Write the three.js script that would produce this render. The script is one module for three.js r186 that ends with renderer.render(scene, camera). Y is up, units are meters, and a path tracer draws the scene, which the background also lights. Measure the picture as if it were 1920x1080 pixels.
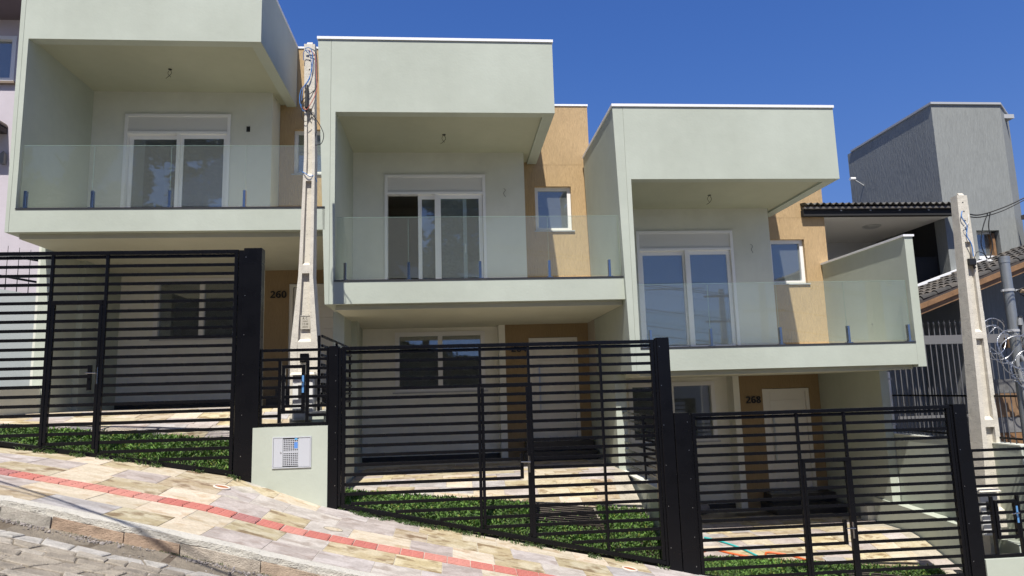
import * as THREE from 'three';
import { mergeGeometries, toCreasedNormals } from 'three/addons/utils/BufferGeometryUtils.js';
import { TextGeometry } from 'three/addons/geometries/TextGeometry.js';
import { FontLoader } from 'three/addons/loaders/FontLoader.js';

// ------------------------------------------------------------------ camera, sky, sun, exposure
const scene = new THREE.Scene();
const camera = new THREE.PerspectiveCamera(44.87, 1024 / 576, 0.1, 3000);
camera.position.set(2.186, -1.903, 11.67);
camera.rotation.order = 'YXZ';
camera.rotation.set(0.1463, -0.0883, -0.0289);
scene.add(camera);
const renderer = new THREE.WebGLRenderer({ antialias: true });
renderer.toneMapping = THREE.LinearToneMapping;
renderer.toneMappingExposure = 1.45;
renderer.shadowMap.enabled = true;
const SUN = new THREE.Vector3(-0.1, 1, 0.57).normalize();
{
  const W = 512, H = 256, d = new Float32Array(W * H * 4), v = new THREE.Vector3();
  const mix = (a, b, t) => a + (b - a) * t, sm = (a, b, x) => { const t = Math.min(1, Math.max(0, (x - a) / (b - a))); return t * t * (3 - 2 * t); };
  for (let j = 0; j < H; j++) for (let i = 0; i < W; i++) {
    const el = ((j + 0.5) / H - 0.5) * Math.PI, az = ((i + 0.5) / W - 0.5) * 2 * Math.PI;
    v.set(Math.cos(az) * Math.cos(el), Math.sin(el), Math.sin(az) * Math.cos(el));
    const e = Math.max(0, v.y), k = (j * W + i) * 4, c = [];
    const hor = [0.19, 0.31, 0.57], mid = [0.026, 0.102, 0.355], zen = [0.015, 0.052, 0.22];
    const t1 = Math.pow(1 - e, 4.5), t2 = sm(0.2, 0.9, e);
    const s = Math.max(-1, Math.min(1, v.dot(SUN))), ang = Math.acos(s), glow = 0.20 * Math.exp(-ang / 0.5) + 0.25 * Math.exp(-ang / 0.16);
    for (let q = 0; q < 3; q++) {
      let x = mix(mix(mid[q], zen[q], t2), hor[q], t1) + glow * [1.0, 0.98, 0.94][q];
      if (v.y < 0) x = mix(hor[q], [0.16, 0.15, 0.13][q], sm(0, 0.06, -v.y));
      d[k + q] = x;
    }
    d[k + 3] = 1;
  }
  const sky = new THREE.DataTexture(d, W, H, THREE.RGBAFormat, THREE.FloatType);
  sky.mapping = THREE.EquirectangularReflectionMapping; sky.magFilter = THREE.LinearFilter; sky.minFilter = THREE.LinearFilter; sky.needsUpdate = true;
  scene.background = sky; scene.environment = sky;
}
const sun = new THREE.DirectionalLight(new THREE.Color(1, 0.955, 0.88), 4.6);
sun.position.copy(SUN).multiplyScalar(60); sun.castShadow = true;
Object.assign(sun.shadow.camera, { left: -22, right: 22, top: 22, bottom: -22, near: 1, far: 140 });
sun.shadow.mapSize.set(2048, 2048);
scene.add(sun, sun.target);

// ------------------------------------------------------------------ random numbers, noise, textures
let seed = 11;
const rnd = () => { seed = (seed + 0x6D2B79F5) | 0; let t = Math.imul(seed ^ (seed >>> 15), 1 | seed); t = (t + Math.imul(t ^ (t >>> 7), 61 | t)) ^ t; return ((t ^ (t >>> 14)) >>> 0) / 4294967296; };
const rr = (a, b) => a + (b - a) * rnd();
const clamp = (x, a = 0, b = 1) => Math.min(b, Math.max(a, x)), lerp = (a, b, t) => a + (b - a) * t;
const smooth = (a, b, x) => { const t = clamp((x - a) / (b - a)); return t * t * (3 - 2 * t); };
function lattice(px, py) {            // tileable value noise on a px x py lattice
  const g = new Float32Array(px * py); for (let i = 0; i < g.length; i++) g[i] = rnd();
  return (u, v) => {
    const x = (((u % 1) + 1) % 1) * px, y = (((v % 1) + 1) % 1) * py, i = Math.floor(x), j = Math.floor(y);
    let a = x - i, b = y - j; a = a * a * (3 - 2 * a); b = b * b * (3 - 2 * b);
    const i1 = (i + 1) % px, j1 = (j + 1) % py, i0 = i % px, j0 = j % py;
    return lerp(lerp(g[j0 * px + i0], g[j0 * px + i1], a), lerp(g[j1 * px + i0], g[j1 * px + i1], a), b);
  };
}
function fbm(px, py, n) { const o = []; for (let k = 0; k < n; k++) o.push(lattice(px << k, py << k)); return (u, v) => { let s = 0, w = 0.5, t = 0; for (const f of o) { s += w * f(u, v); t += w; w *= 0.55; } return s / t; }; }
function texture(n, fn, srgb) {
  const d = new Uint8Array(n * n * 4);
  for (let j = 0; j < n; j++) for (let i = 0; i < n; i++) { const c = fn((i + 0.5) / n, (j + 0.5) / n), k = (j * n + i) * 4; for (let q = 0; q < 3; q++) d[k + q] = clamp(Array.isArray(c) ? c[q] : c) * 255; d[k + 3] = 255; }
  const t = new THREE.DataTexture(d, n, n); t.wrapS = t.wrapT = THREE.RepeatWrapping; t.magFilter = THREE.LinearFilter; t.minFilter = THREE.LinearMipmapLinearFilter; t.generateMipmaps = true;
  if (srgb) t.colorSpace = THREE.SRGBColorSpace; t.needsUpdate = true; return t;
}
const rep = (t, x, y = x) => { const c = t.clone(); c.repeat.set(x, y); c.needsUpdate = true; return c; };
const T = {};
{
  const a = fbm(4, 4, 6), b = fbm(40, 40, 3), c = fbm(3, 3, 5), st = fbm(36, 2, 4), e = fbm(80, 6, 3), f2 = fbm(100, 14, 3);
  T.plasterBump = texture(512, (u, v) => 0.35 + 0.3 * a(u, v) + 0.35 * b(u, v));                     // trowelled render
  T.wallTone = texture(512, (u, v) => { const s = 0.93 + 0.26 * (c(u, v) - 0.5) + 0.05 * (b(u, v) - 0.5) + 0.07 * (st(u, v) - 0.5) * c(u + 0.4, v); return [s, s, s * (0.985 + 0.03 * c(u, v))]; });
  T.scratchBump = texture(512, (u, v) => { const s = e(u, v), w = f2(u + 0.3, v); return Math.pow(clamp(0.55 * s + 0.6 * w - 0.1), 1.6); });   // dragged texture coat
  T.scratchTone = texture(512, (u, v) => { const s = 0.86 + 0.2 * (f2(u + 0.3, v) - 0.5) + 0.12 * (c(u, v) - 0.5); return [s, s, s]; });
  const g1 = fbm(4, 6, 6), g2 = fbm(7, 14, 5), g3 = fbm(4, 4, 5), g4 = fbm(60, 60, 2);
  const stone = (A, B, C, k) => texture(512, (u, v) => {
    const s = smooth(0.36, 0.66, g1(u, v + 0.08 * g3(u, v))), r = smooth(0.5, 0.72, g2(u + 0.2, v) * 0.6 + g3(u, v) * 0.4) * k, n = 0.93 + 0.14 * g4(u, v);
    return [0, 1, 2].map((q) => lerp(lerp(A[q], B[q], s), C[q], r) * n);
  }, true);
  T.stone = [stone([0.97, 0.945, 0.90], [0.91, 0.88, 0.82], [0.83, 0.75, 0.64], 0.75), stone([0.94, 0.92, 0.91], [0.84, 0.815, 0.80], [0.74, 0.69, 0.66], 0.7), stone([0.96, 0.93, 0.86], [0.87, 0.82, 0.71], [0.66, 0.58, 0.48], 1)];
  T.stoneBump = texture(512, (u, v) => 0.5 * g1(u, v) + 0.3 * g2(u, v) + 0.2 * g4(u, v));
  const h1 = fbm(6, 6, 6), h2 = fbm(50, 50, 3);
  T.rough = texture(512, (u, v) => 0.55 * h1(u, v) + 0.45 * h2(u, v));
  T.dirt = texture(512, (u, v) => { const s = 0.62 + 0.62 * (h1(u, v) - 0.35) + 0.3 * (h2(u, v) - 0.5); return [s, s * 0.985, s * 0.96]; });
  T.concrete = texture(512, (u, v) => { const s = 0.86 + 0.24 * (h1(u, v) - 0.5) - 0.35 * smooth(0.72, 0.78, h2(u, v)); return [s, s * 0.99, s * 0.965]; });
  T.dust = texture(256, (u, v) => { const s = 0.55 + 0.5 * h1(u, v); return [s, s, s]; });
}
const M = (r, g, b, o = {}) => new THREE.MeshStandardMaterial({ color: new THREE.Color().setRGB(r, g, b), roughness: 0.85, ...o });
const MP = (r, g, b, o = {}) => new THREE.MeshPhysicalMaterial({ color: new THREE.Color().setRGB(r, g, b), roughness: 0.5, ...o });
const wallTex = { map: rep(T.wallTone, 0.23), bumpMap: rep(T.plasterBump, 0.8), bumpScale: 0.003, roughness: 0.82 };
const mat = {
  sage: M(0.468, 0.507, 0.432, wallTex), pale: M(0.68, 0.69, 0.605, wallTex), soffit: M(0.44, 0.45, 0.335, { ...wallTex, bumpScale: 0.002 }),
  soffitLit: M(0.56, 0.555, 0.44, { ...wallTex, bumpScale: 0.002 }),  // soffit paint lightened, carport bounce light put into the colour
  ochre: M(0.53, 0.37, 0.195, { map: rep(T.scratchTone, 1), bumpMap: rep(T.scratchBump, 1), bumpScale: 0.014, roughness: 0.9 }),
  ochreShaded: M(0.33, 0.235, 0.125, { map: rep(T.scratchTone, 1), bumpMap: rep(T.scratchBump, 1), bumpScale: 0.008, roughness: 0.9 }),  // same ochre coat, carport shade put into a darker colour
  paleLit: M(0.84, 0.83, 0.74, wallTex),  // same paint as pale, lightened to carry bounce light inside the carport
  white: M(0.80, 0.80, 0.79, { roughness: 0.35 }), whiteMetal: M(0.82, 0.83, 0.85, { roughness: 0.4 }), shutter: M(0.62, 0.62, 0.60, { roughness: 0.5 }), door: M(0.74, 0.72, 0.66, { roughness: 0.45 }),
  granite: M(0.045, 0.045, 0.048, { roughness: 0.35, map: rep(T.dust, 4) }), interior: M(0.42, 0.38, 0.31), floorTile: M(0.55, 0.52, 0.46, { roughness: 0.4 }),
  black: MP(0.0045, 0.0048, 0.0065, { specularIntensity: 0.42, roughness: 0.33, roughnessMap: rep(T.dust, 1.5), bumpMap: rep(T.rough, 3), bumpScale: 0.0006 }), blackPost: MP(0.0045, 0.0048, 0.0065, { specularIntensity: 0.42, roughness: 0.36, roughnessMap: rep(T.dust, 1) }),
  chrome: M(0.42, 0.42, 0.42, { roughness: 0.16, metalness: 1 }), steel: M(0.55, 0.56, 0.57, { roughness: 0.35, metalness: 1 }), numeral: M(0.008, 0.008, 0.008, { roughness: 0.4 }),
  concrete: M(0.68, 0.645, 0.57, { map: rep(T.concrete, 1.6), bumpMap: rep(T.rough, 2.5), bumpScale: 0.008, roughness: 0.95 }),
  paneWindow: MP(0.80, 0.86, 0.88, { transmission: 0.92, thickness: 0, ior: 2.15, roughness: 0.015 }),
  paneBalcony: MP(0.93, 0.965, 0.938, { transmission: 0.97, thickness: 0, ior: 1.37, roughness: 0.01 }), paneEdge: M(0.30, 0.42, 0.37, { roughness: 0.2 }),
  grey: M(0.42, 0.43, 0.44, { roughness: 0.5 }), void: M(0.02, 0.02, 0.02), soil: M(0.06, 0.045, 0.03, { map: rep(T.dirt, 2) }), rubber: M(0.012, 0.012, 0.012, { roughness: 0.5 }),
};

// ------------------------------------------------------------------ geometry helpers
function boxUV(g) {                   // uv in metres on the face's main plane
  if (g.index) g = g.toNonIndexed();
  const p = g.attributes.position, n = g.attributes.normal, uv = new Float32Array(p.count * 2);
  for (let i = 0; i < p.count; i++) {
    const x = p.getX(i), y = p.getY(i), z = p.getZ(i), a = Math.abs(n.getX(i)), b = Math.abs(n.getY(i)), c = Math.abs(n.getZ(i));
    if (b >= a && b >= c) { uv[2 * i] = x; uv[2 * i + 1] = z; } else if (a >= c) { uv[2 * i] = z + 0.37; uv[2 * i + 1] = y; } else { uv[2 * i] = x; uv[2 * i + 1] = y; }
  }
  g.setAttribute('uv', new THREE.BufferAttribute(uv, 2)); return g;
}
function bx(x0, x1, y0, y1, z0, z1) { const g = new THREE.BoxGeometry(x1 - x0, y1 - y0, z1 - z0); g.translate((x0 + x1) / 2, (y0 + y1) / 2, (z0 + z1) / 2); return boxUV(g); }
function hexa(b, t) {                 // 4 bottom corners and 4 top corners, each counter-clockwise seen from above
  const V = [...b, ...t], F = [[3, 2, 1, 0], [4, 5, 6, 7], [0, 1, 5, 4], [1, 2, 6, 5], [2, 3, 7, 6], [3, 0, 4, 7]], pos = [];
  for (const [i, j, k, l] of F) for (const q of [i, j, k, i, k, l]) pos.push(...V[q]);
  const g = new THREE.BufferGeometry(); g.setAttribute('position', new THREE.Float32BufferAttribute(pos, 3)); g.computeVertexNormals(); return boxUV(g);
}
const ring = (x0, x1, y, z0, z1) => [[x0, y, z1], [x1, y, z1], [x1, y, z0], [x0, y, z0]];
const taper = (y0, a, y1, b) => hexa(ring(a[0], a[1], y0, a[2], a[3]), ring(b[0], b[1], y1, b[2], b[3]));      // a, b = [x0, x1, z0, z1]
function chamfer(x0, x1, y0, y1, z0, z1, c = 0.004) {     // box with its long edges (along x) cut
  const s = new THREE.Shape([[z0 + c, y0], [z1 - c, y0], [z1, y0 + c], [z1, y1 - c], [z1 - c, y1], [z0 + c, y1], [z0, y1 - c], [z0, y0 + c]].map(([a, b]) => new THREE.Vector2(-a, b)));
  const g = new THREE.ExtrudeGeometry(s, { depth: x1 - x0, bevelEnabled: false }); g.rotateY(Math.PI / 2); g.translate(x0, 0, 0); return boxUV(g);
}
function post(x0, x1, y0, y1, z0, z1, c = 0.006) { const g = chamfer(y0, y1, 0, x1 - x0, z0, z1, c); g.rotateZ(Math.PI / 2); g.translate(x1, 0, 0); g.computeVertexNormals(); return boxUV(g); }
function tube(pts, r, seg = 40, rad = 6) { return new THREE.TubeGeometry(new THREE.CatmullRomCurve3(pts.map((p) => new THREE.Vector3(...p))), seg, r, rad); }
function cyl(a, b, r0, r1 = r0, n = 12) {
  const A = new THREE.Vector3(...a), B = new THREE.Vector3(...b), d = B.clone().sub(A), g = new THREE.CylinderGeometry(r1, r0, d.length(), n);
  g.translate(0, d.length() / 2, 0); g.applyQuaternion(new THREE.Quaternion().setFromUnitVectors(new THREE.Vector3(0, 1, 0), d.normalize())); g.translate(...a); return g;
}
const merge = (l) => { const a = l.map((g) => { const h = g.index ? g.toNonIndexed() : g; for (const k of Object.keys(h.attributes)) if (!['position', 'normal', 'uv'].includes(k)) h.deleteAttribute(k); return h; }); return a.length === 1 ? a[0] : mergeGeometries(a); };

// ------------------------------------------------------------------ scene helpers
const used = {};
const numbered = (n) => { const k = used[n] = (used[n] ?? -1) + 1; return k ? n + '_' + String(k).padStart(3, '0') : n; };
function tag(o, label, category, group) { o.userData.label = label; o.userData.category = category; if (group) o.userData.group = group; return o; }
function mesh(name, g, m, parent, label) {
  const o = new THREE.Mesh(Array.isArray(g) ? merge(g) : g, m); o.name = parent ? name : numbered(name); o.castShadow = o.receiveShadow = true;
  if (label) o.userData.label = label; (parent ?? scene).add(o); return o;
}
function thing(name, label, category, pos = [0, 0, 0], group) { const o = new THREE.Group(); o.name = numbered(name); o.position.set(...pos); scene.add(o); return tag(o, label, category, group); }
function sub(name, parent) { const o = new THREE.Group(); o.name = name; parent.add(o); return o; }
function struct(name, g, m) { const o = mesh(name, g, m); o.userData.kind = 'structure'; return o; }
const shift = (g, p) => g.translate(-p[0], -p[1], -p[2]);

// ------------------------------------------------------------------ ground profiles
const interp = (L, x) => { let i = 0; while (i < L.length - 2 && x > L[i + 1][0]) i++; const [a, b] = [L[i], L[i + 1]]; return b[0] === a[0] ? a[1] : a[1] + (b[1] - a[1]) * (x - a[0]) / (b[0] - a[0]); };
const LG = [[-60, 3], [-12, -1.25], [-3.61, -2.44], [-2.29, -2.62], [-0.67, -2.92], [-0.4, -3.0], [0.5, -3.34], [0.77, -3.42], [2.52, -3.8], [3.94, -4.11], [5.03, -4.33], [5.4, -4.42], [9.7, -5.25], [14, -6.1], [80, -15]];
const LR = [[-60, 2.6], [-12, -1.0], [-6, -1.97], [-2.78, -2.58], [-1.56, -2.84], [-0.5, -3.08], [0.44, -3.36], [1.27, -3.56], [2.77, -3.89], [6, -4.6], [14, -6.2], [80, -15.2]];
const LK = [[-60, 2.4], [-12, -1.1], [-6, -1.97], [-1.96, -2.75], [-1.48, -2.87], [-0.97, -3.0], [-0.47, -3.12], [-0.07, -3.22], [0.73, -3.44], [1.12, -3.54], [3, -3.98], [6, -4.64], [14, -6.3], [80, -15.4]];
function walk(x, z) { return z < 3.35 ? lerp(interp(LG, x), interp(LR, x), clamp((z - 1.98) / 1.37)) : z < 3.65 ? interp(LR, x) + 0.012 * (3.35 - z) / 0.3 : lerp(interp(LR, x) - 0.012, interp(LK, x), clamp((z - 3.65) / 1.05)); }
const streetY = (x, z) => interp(LK, x) - 0.15 + 0.045 * clamp((z - 5.1) / 4, 0, 1) * 4 + (z > 14 ? (z - 14) * 0.004 : 0);
function sheet(f, x0, x1, nx, z0, z1, nz) {
  const g = new THREE.PlaneGeometry(1, 1, nx, nz); g.rotateX(-Math.PI / 2); const p = g.attributes.position;
  for (let i = 0; i < p.count; i++) { const x = lerp(x0, x1, p.getX(i) + 0.5), z = lerp(z0, z1, p.getZ(i) + 0.5); p.setXYZ(i, x, f(x, z), z); g.attributes.uv.setXY(i, x, z); }
  g.computeVertexNormals(); return g;
}
function slabPiece(q, f, h, drop, inset, uvo) {      // four-sided stone lying on the surface f: q = corners [x, z] clockwise seen from above
  const c = q.reduce((s, p) => [s[0] + p[0] / q.length, s[1] + p[1] / q.length], [0, 0]), n = q.length, pos = [], uv = [];
  const P = (p, k, y) => { const dx = p[0] - c[0], dz = p[1] - c[1], L = Math.hypot(dx, dz), s = 1 - k / L, x = c[0] + dx * s, z = c[1] + dz * s; return [x, f(x, z) + y, z]; };
  const put = (...v) => v.forEach((w) => { pos.push(...w); const a = w[0] - c[0], b = w[2] - c[1]; uv.push(uvo[0] + a * uvo[2] - b * uvo[3], uvo[1] + a * uvo[3] + b * uvo[2]); });
  const top = q.map((p) => P(p, inset, h)), mid = q.map((p) => P(p, 0, h - inset * 0.5)), bot = q.map((p) => P(p, 0, -drop)), C = [c[0], f(c[0], c[1]) + h, c[1]];
  for (let i = 0; i < n; i++) { const j = (i + 1) % n; put(C, top[j], top[i]); put(top[i], top[j], mid[j], top[i], mid[j], mid[i]); put(mid[i], mid[j], bot[j], mid[i], bot[j], bot[i]); }
  const g = new THREE.BufferGeometry(); g.setAttribute('position', new THREE.Float32BufferAttribute(pos, 3)); g.setAttribute('uv', new THREE.Float32BufferAttribute(uv, 2)); g.computeVertexNormals(); return g;
}
const stoneMats = [];
for (const [t, r, g, b] of [[0, 0.55, 0.515, 0.45], [0, 0.59, 0.545, 0.475], [2, 0.53, 0.50, 0.42], [1, 0.54, 0.515, 0.50], [1, 0.50, 0.465, 0.44], [1, 0.46, 0.46, 0.46], [2, 0.54, 0.50, 0.41], [2, 0.58, 0.545, 0.43], [2, 0.47, 0.425, 0.38], [0, 0.62, 0.57, 0.51], [1, 0.56, 0.54, 0.50], [2, 0.48, 0.45, 0.39], [1, 0.48, 0.44, 0.415], [2, 0.48, 0.46, 0.39]])
  stoneMats.push(M(r, g, b, { map: T.stone[t], bumpMap: T.stoneBump, bumpScale: 0.006, roughness: 0.85 }));
const uvOff = () => { const a = rnd() < 0.5 ? rr(-0.15, 0.15) : Math.PI + rr(-0.15, 0.15); return [rnd(), rnd(), Math.cos(a) * 1.1, Math.sin(a) * 1.1]; };

// ------------------------------------------------------------------ ground, street, sidewalk, kerb
struct('ground', sheet((x, z) => (z > 4 ? streetY(x, Math.max(z, 5)) - 0.3 : interp(LG, x) - 0.9 - clamp((-z - 9) / 60) * 2), -300, 300, 120, -500, 500, 80), M(0.11, 0.10, 0.07, { map: rep(T.dirt, 0.1) }));
const street = struct('street', sheet((x, z) => streetY(x, z) - 0.004, -40, 40, 160, 4.72, 14, 30), M(0.30, 0.26, 0.205, { map: rep(T.dirt, 0.9), bumpMap: rep(T.rough, 2.2), bumpScale: 0.03, roughness: 1 }));
struct('opposite_sidewalk', sheet((x, z) => streetY(x, z) + 0.11, -40, 40, 80, 13.9, 60, 24), M(0.13, 0.12, 0.10, { map: rep(T.dirt, 0.4), roughness: 1 }));
const sidewalk = struct('sidewalk', sheet((x, z) => walk(x, z) + 0.0005, -14, 20, 280, 1.7, 4.58, 48), M(0.60, 0.56, 0.49, { map: rep(T.dirt, 1.2), roughness: 1 }));
function pave(x0, x1, z0, z1, parent, f, skew, a = 0.38, b = 0.66) {
  let x = x0, k1 = skew(x), k0;
  while (x < x1) { const w = rr(a, b), g = 0.0035; k0 = k1; k1 = skew(x + w);
    mesh('paving_stone', slabPiece([[x + g + k0 * z0, z0 + g], [x + w - g + k1 * z0, z0 + g], [x + w - g + k1 * z1, z1 - g], [x + g + k0 * z1, z1 - g]].reverse(), f, rr(0.003, 0.007), 0.012, 0.0025, uvOff()), stoneMats[Math.floor(rnd() * stoneMats.length)], parent); x += w; }
}
const rowsUp = [1.99, 2.44, 2.90, 3.365], rowsDn = [3.635, 4.10, 4.545];
for (let i = 0; i < 3; i++) pave(-6 + rr(-0.3, 0), 8, rowsUp[i], rowsUp[i + 1], sidewalk, walk, () => rr(-0.015, 0.015));
for (let i = 0; i < 2; i++) pave(-5 + rr(-0.3, 0), 6, rowsDn[i], rowsDn[i + 1], sidewalk, walk, () => rr(-0.015, 0.015), 0.4, 0.75);
{ // tactile tiles: red cement squares with raised bars
  const bars = []; for (let r = 0; r < 4; r++) for (let c = 0; c < 2; c++) bars.push(chamfer(-0.118 + c * 0.125, -0.007 + c * 0.125, 0.012, 0.0175, -0.107 + r * 0.062, -0.077 + r * 0.062, 0.0025));
  const g = merge([chamfer(-0.1265, 0.1265, -0.01, 0.012, -0.128, 0.128, 0.003), ...bars]);
  const reds = [[0.58, 0.215, 0.18], [0.62, 0.28, 0.235], [0.54, 0.19, 0.16], [0.60, 0.31, 0.265], [0.46, 0.21, 0.20]].map(([a, b, c]) => M(a, b, c, { map: rep(T.concrete, 3), bumpMap: rep(T.rough, 8), bumpScale: 0.003, roughness: 0.95 }));
  for (let x = -6; x < 7; x += 0.257) { const s = (walk(x + 0.13, 3.5) - walk(x - 0.13, 3.5)) / 0.26, o = mesh('tactile_tile', g, reds[[0, 0, 1, 0, 2, 1, 3, 0, 0, 2, 4, 0, 1][Math.floor(rnd() * 13)]], sidewalk); o.position.set(x, walk(x, 3.5), 3.5); o.rotation.z = Math.atan(s); }
}
const kerb = struct('kerb', hexaStrip(), M(0.60, 0.58, 0.53, { map: rep(T.concrete, 1.2), bumpMap: rep(T.rough, 2), bumpScale: 0.02, roughness: 1 }));
function hexaStrip() {                // cement band along the outer edge of the sidewalk, lip broken here and there
  const n = fbm(64, 1, 4), L = []; const N = 260, x0 = -6, x1 = 9;
  const at = (i) => { const x = lerp(x0, x1, i / N), w = n(i / N * 2, 0.3); return [x, 4.55, walk(x, 4.55) + 0.005, 4.70 + 0.06 * (w - 0.5), walk(x, 4.7) + 0.002 - 0.02 * smooth(0.6, 0.8, w)]; };
  for (let i = 0; i < N; i++) { const [xa, za, ya, zb, yb] = at(i), [xc, zc, yc, zd, yd] = at(i + 1); L.push(hexa([[xa, yb - 0.05, zb], [xc, yd - 0.05, zd], [xc, yd - 0.05, zc], [xa, yb - 0.05, za]], [[xa, yb, zb], [xc, yd, zd], [xc, yc, zc], [xa, ya, za]])); }
  for (let i = 0; i < 40; i++) { const a = lerp(x0, x1, i / 40), b = lerp(x0, x1, (i + 1) / 40), A = walk(a, 4.7), B = walk(b, 4.7); L.push(hexa([[a, A - 0.24, 4.706], [b, B - 0.24, 4.706], [b, B - 0.24, 4.6], [a, A - 0.24, 4.6]], [[a, A - 0.045, 4.70], [b, B - 0.045, 4.70], [b, B - 0.045, 4.6], [a, A - 0.045, 4.6]])); }
  return merge(L);
}
{
  const km = [[0.48, 0.38, 0.29], [0.50, 0.44, 0.37], [0.46, 0.34, 0.25], [0.46, 0.43, 0.38]].map(([a, b, c]) => M(a, b, c, { map: rep(T.dirt, 1.7), bumpMap: rep(T.rough, 3), bumpScale: 0.02, roughness: 1 }));
  let x = -4; while (x < 5) { const w = rr(0.22, 0.75), z = 4.712 + rr(-0.012, 0.012), a = walk(x, 4.7) - 0.05, b = walk(x + w, 4.7) - 0.05, d = 0.16, k = rr(0, 0.015);
    mesh('kerb_stone', hexa([[x + 0.003, a - d, z + 0.03], [x + w - 0.003, b - d, z + 0.03 + k], [x + w - 0.008, b - d, 4.55], [x + 0.008, a - d, 4.55]], [[x + 0.005, a - rr(0, 0.02), z], [x + w - 0.005, b - rr(0, 0.02), z + k], [x + w - 0.014, b, 4.55], [x + 0.014, a, 4.55]]), km[Math.floor(rnd() * 4)], kerb); x += w; }
}
{ // cobbles: a dirty channel beside the kerb, a row of pale edge stones, then worn grey-brown setts
  const cm = [[0.40, 0.355, 0.295], [0.45, 0.40, 0.33], [0.36, 0.32, 0.27], [0.50, 0.455, 0.39]].map(([a, b, c]) => M(a, b, c, { map: rep(T.dirt, 1.5), bumpMap: rep(T.rough, 3), bumpScale: 0.02, roughness: 1 }));
  const lm = [[0.52, 0.50, 0.47], [0.46, 0.44, 0.41], [0.56, 0.54, 0.50]].map(([a, b, c]) => M(a, b, c, { map: rep(T.dirt, 1.5), bumpMap: rep(T.rough, 3), bumpScale: 0.015, roughness: 1 }));
  const gm = [[0.15, 0.115, 0.085], [0.18, 0.145, 0.105], [0.13, 0.105, 0.08]].map(([a, b, c]) => M(a, b, c, { map: rep(T.dirt, 1.1), bumpMap: rep(T.rough, 2), bumpScale: 0.02, roughness: 0.95 }));
  const J = (x, z) => [x + rr(-0.05, 0.05), z + rr(-0.035, 0.035)];
  const zs = [4.74, 5.10, 5.27, 5.43, 5.58, 5.74, 5.90, 6.05, 6.2, 6.36, 6.52, 6.7];
  for (let r = 0; r < zs.length - 1; r++) { let x = -3.2 + rr(0, 0.2), L = J(x, zs[r]), K = J(x, zs[r + 1]);
    while (x < 2.6) { const w = r === 0 ? rr(0.4, 0.8) : rr(0.14, 0.30); x += w; const A = J(x, zs[r]), B = J(x, zs[r + 1]), q = [L, A, B, K], c = q.reduce((s, p) => [s[0] + p[0] / 4, s[1] + p[1] / 4], [0, 0]);
      const s = q.map((p) => [lerp(c[0], p[0], 0.945), lerp(c[1], p[1], 0.94)]), ml = r === 0 ? gm : r === 1 ? lm : cm;
      mesh('cobblestone', slabPiece(s.reverse(), streetY, r === 0 ? rr(-0.010, -0.003) : rr(0.000, 0.016), 0.05, r === 0 ? 0.01 : 0.014, [rnd(), rnd(), 1, 0]), ml[Math.floor(rnd() * ml.length)], street); L = A; K = B; } }
}

{ // grit and broken cement along the kerb foot and in the cobble joints
  const n = 1000, g = new THREE.IcosahedronGeometry(1, 0), im = new THREE.InstancedMesh(g, M(1, 1, 1, { roughness: 1 }), n), q = new THREE.Object3D(), col = new THREE.Color(); im.name = 'gravel'; const spots = Array.from({ length: 14 }, () => [rr(-2.4, 1.2), 4.76 + rr(0, 0.12), rr(0.05, 0.22)]);
  for (let k = 0; k < n; k++) { let x, z; if (k % 3) { const s = spots[k % 14]; x = s[0] + rr(-1, 1) * s[2] * 1.6; z = s[1] + rr(-0.03, 0.06) * rr(0.3, 1.6); } else { x = rr(-2.6, 1.6); z = rr(4.76, 6.5); } const r = rr(0.003, 0.009) * (rnd() < 0.08 ? 2.2 : 1); q.position.set(x, streetY(x, z) + r * 0.3, Math.max(z, 4.745)); q.rotation.set(rr(0, 3), rr(0, 3), rr(0, 3)); q.scale.set(r * rr(0.8, 1.6), r * 0.7, r * rr(0.8, 1.5)); q.updateMatrix(); im.setMatrixAt(k, q.matrix); const v = rr(0.18, 0.42); im.setColorAt(k, col.setRGB(v, v * 0.9, v * 0.83)); }
  im.castShadow = im.receiveShadow = true; im.userData = { kind: 'stuff', label: 'grit and cement crumbs along the foot of the kerb', category: 'gravel' }; scene.add(im);
}
// ------------------------------------------------------------------ driveways and lawns
const LOTS = [{ x0: -4.85, x1: 0.24, f: -2.055, gx0: -6.4, gx1: -0.48 }, { x0: 0.46, x1: 5.12, f: -3.32, gx0: 0.5, gx1: 5.1 }, { x0: 5.38, x1: 10.2, f: -4.565, gx0: 5.4, gx1: 9.75 }];
const driveY = (lot) => (x, z) => z < -0.4 ? lot.f : lerp(lot.f, interp(LG, x) + 0.015, Math.min(1.05, (z + 0.4) / 2.4));
const lotLabel = ['behind the leftmost black gate, below house 260', 'behind the middle black gate', 'behind the right black gate, below house 268'];
const bladeG = (() => { const pos = [], w = [0.0055, 0.0066, 0.005, 0.0008], y = [0, 0.022, 0.042, 0.052], z = [0, 0.005, 0.018, 0.036];
  for (let i = 0; i < 3; i++) { const a = [-w[i], y[i], z[i]], b = [w[i], y[i], z[i]], c = [w[i + 1], y[i + 1], z[i + 1]], d = [-w[i + 1], y[i + 1], z[i + 1]]; pos.push(...a, ...b, ...c, ...a, ...c, ...d); }
  const g = new THREE.BufferGeometry(); g.setAttribute('position', new THREE.Float32BufferAttribute(pos, 3)); g.computeVertexNormals(); return g; })();
const bladeM = MP(0.75, 0.75, 0.75, { roughness: 0.9, side: THREE.DoubleSide, transmission: 0.4, thickness: 0 });
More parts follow.
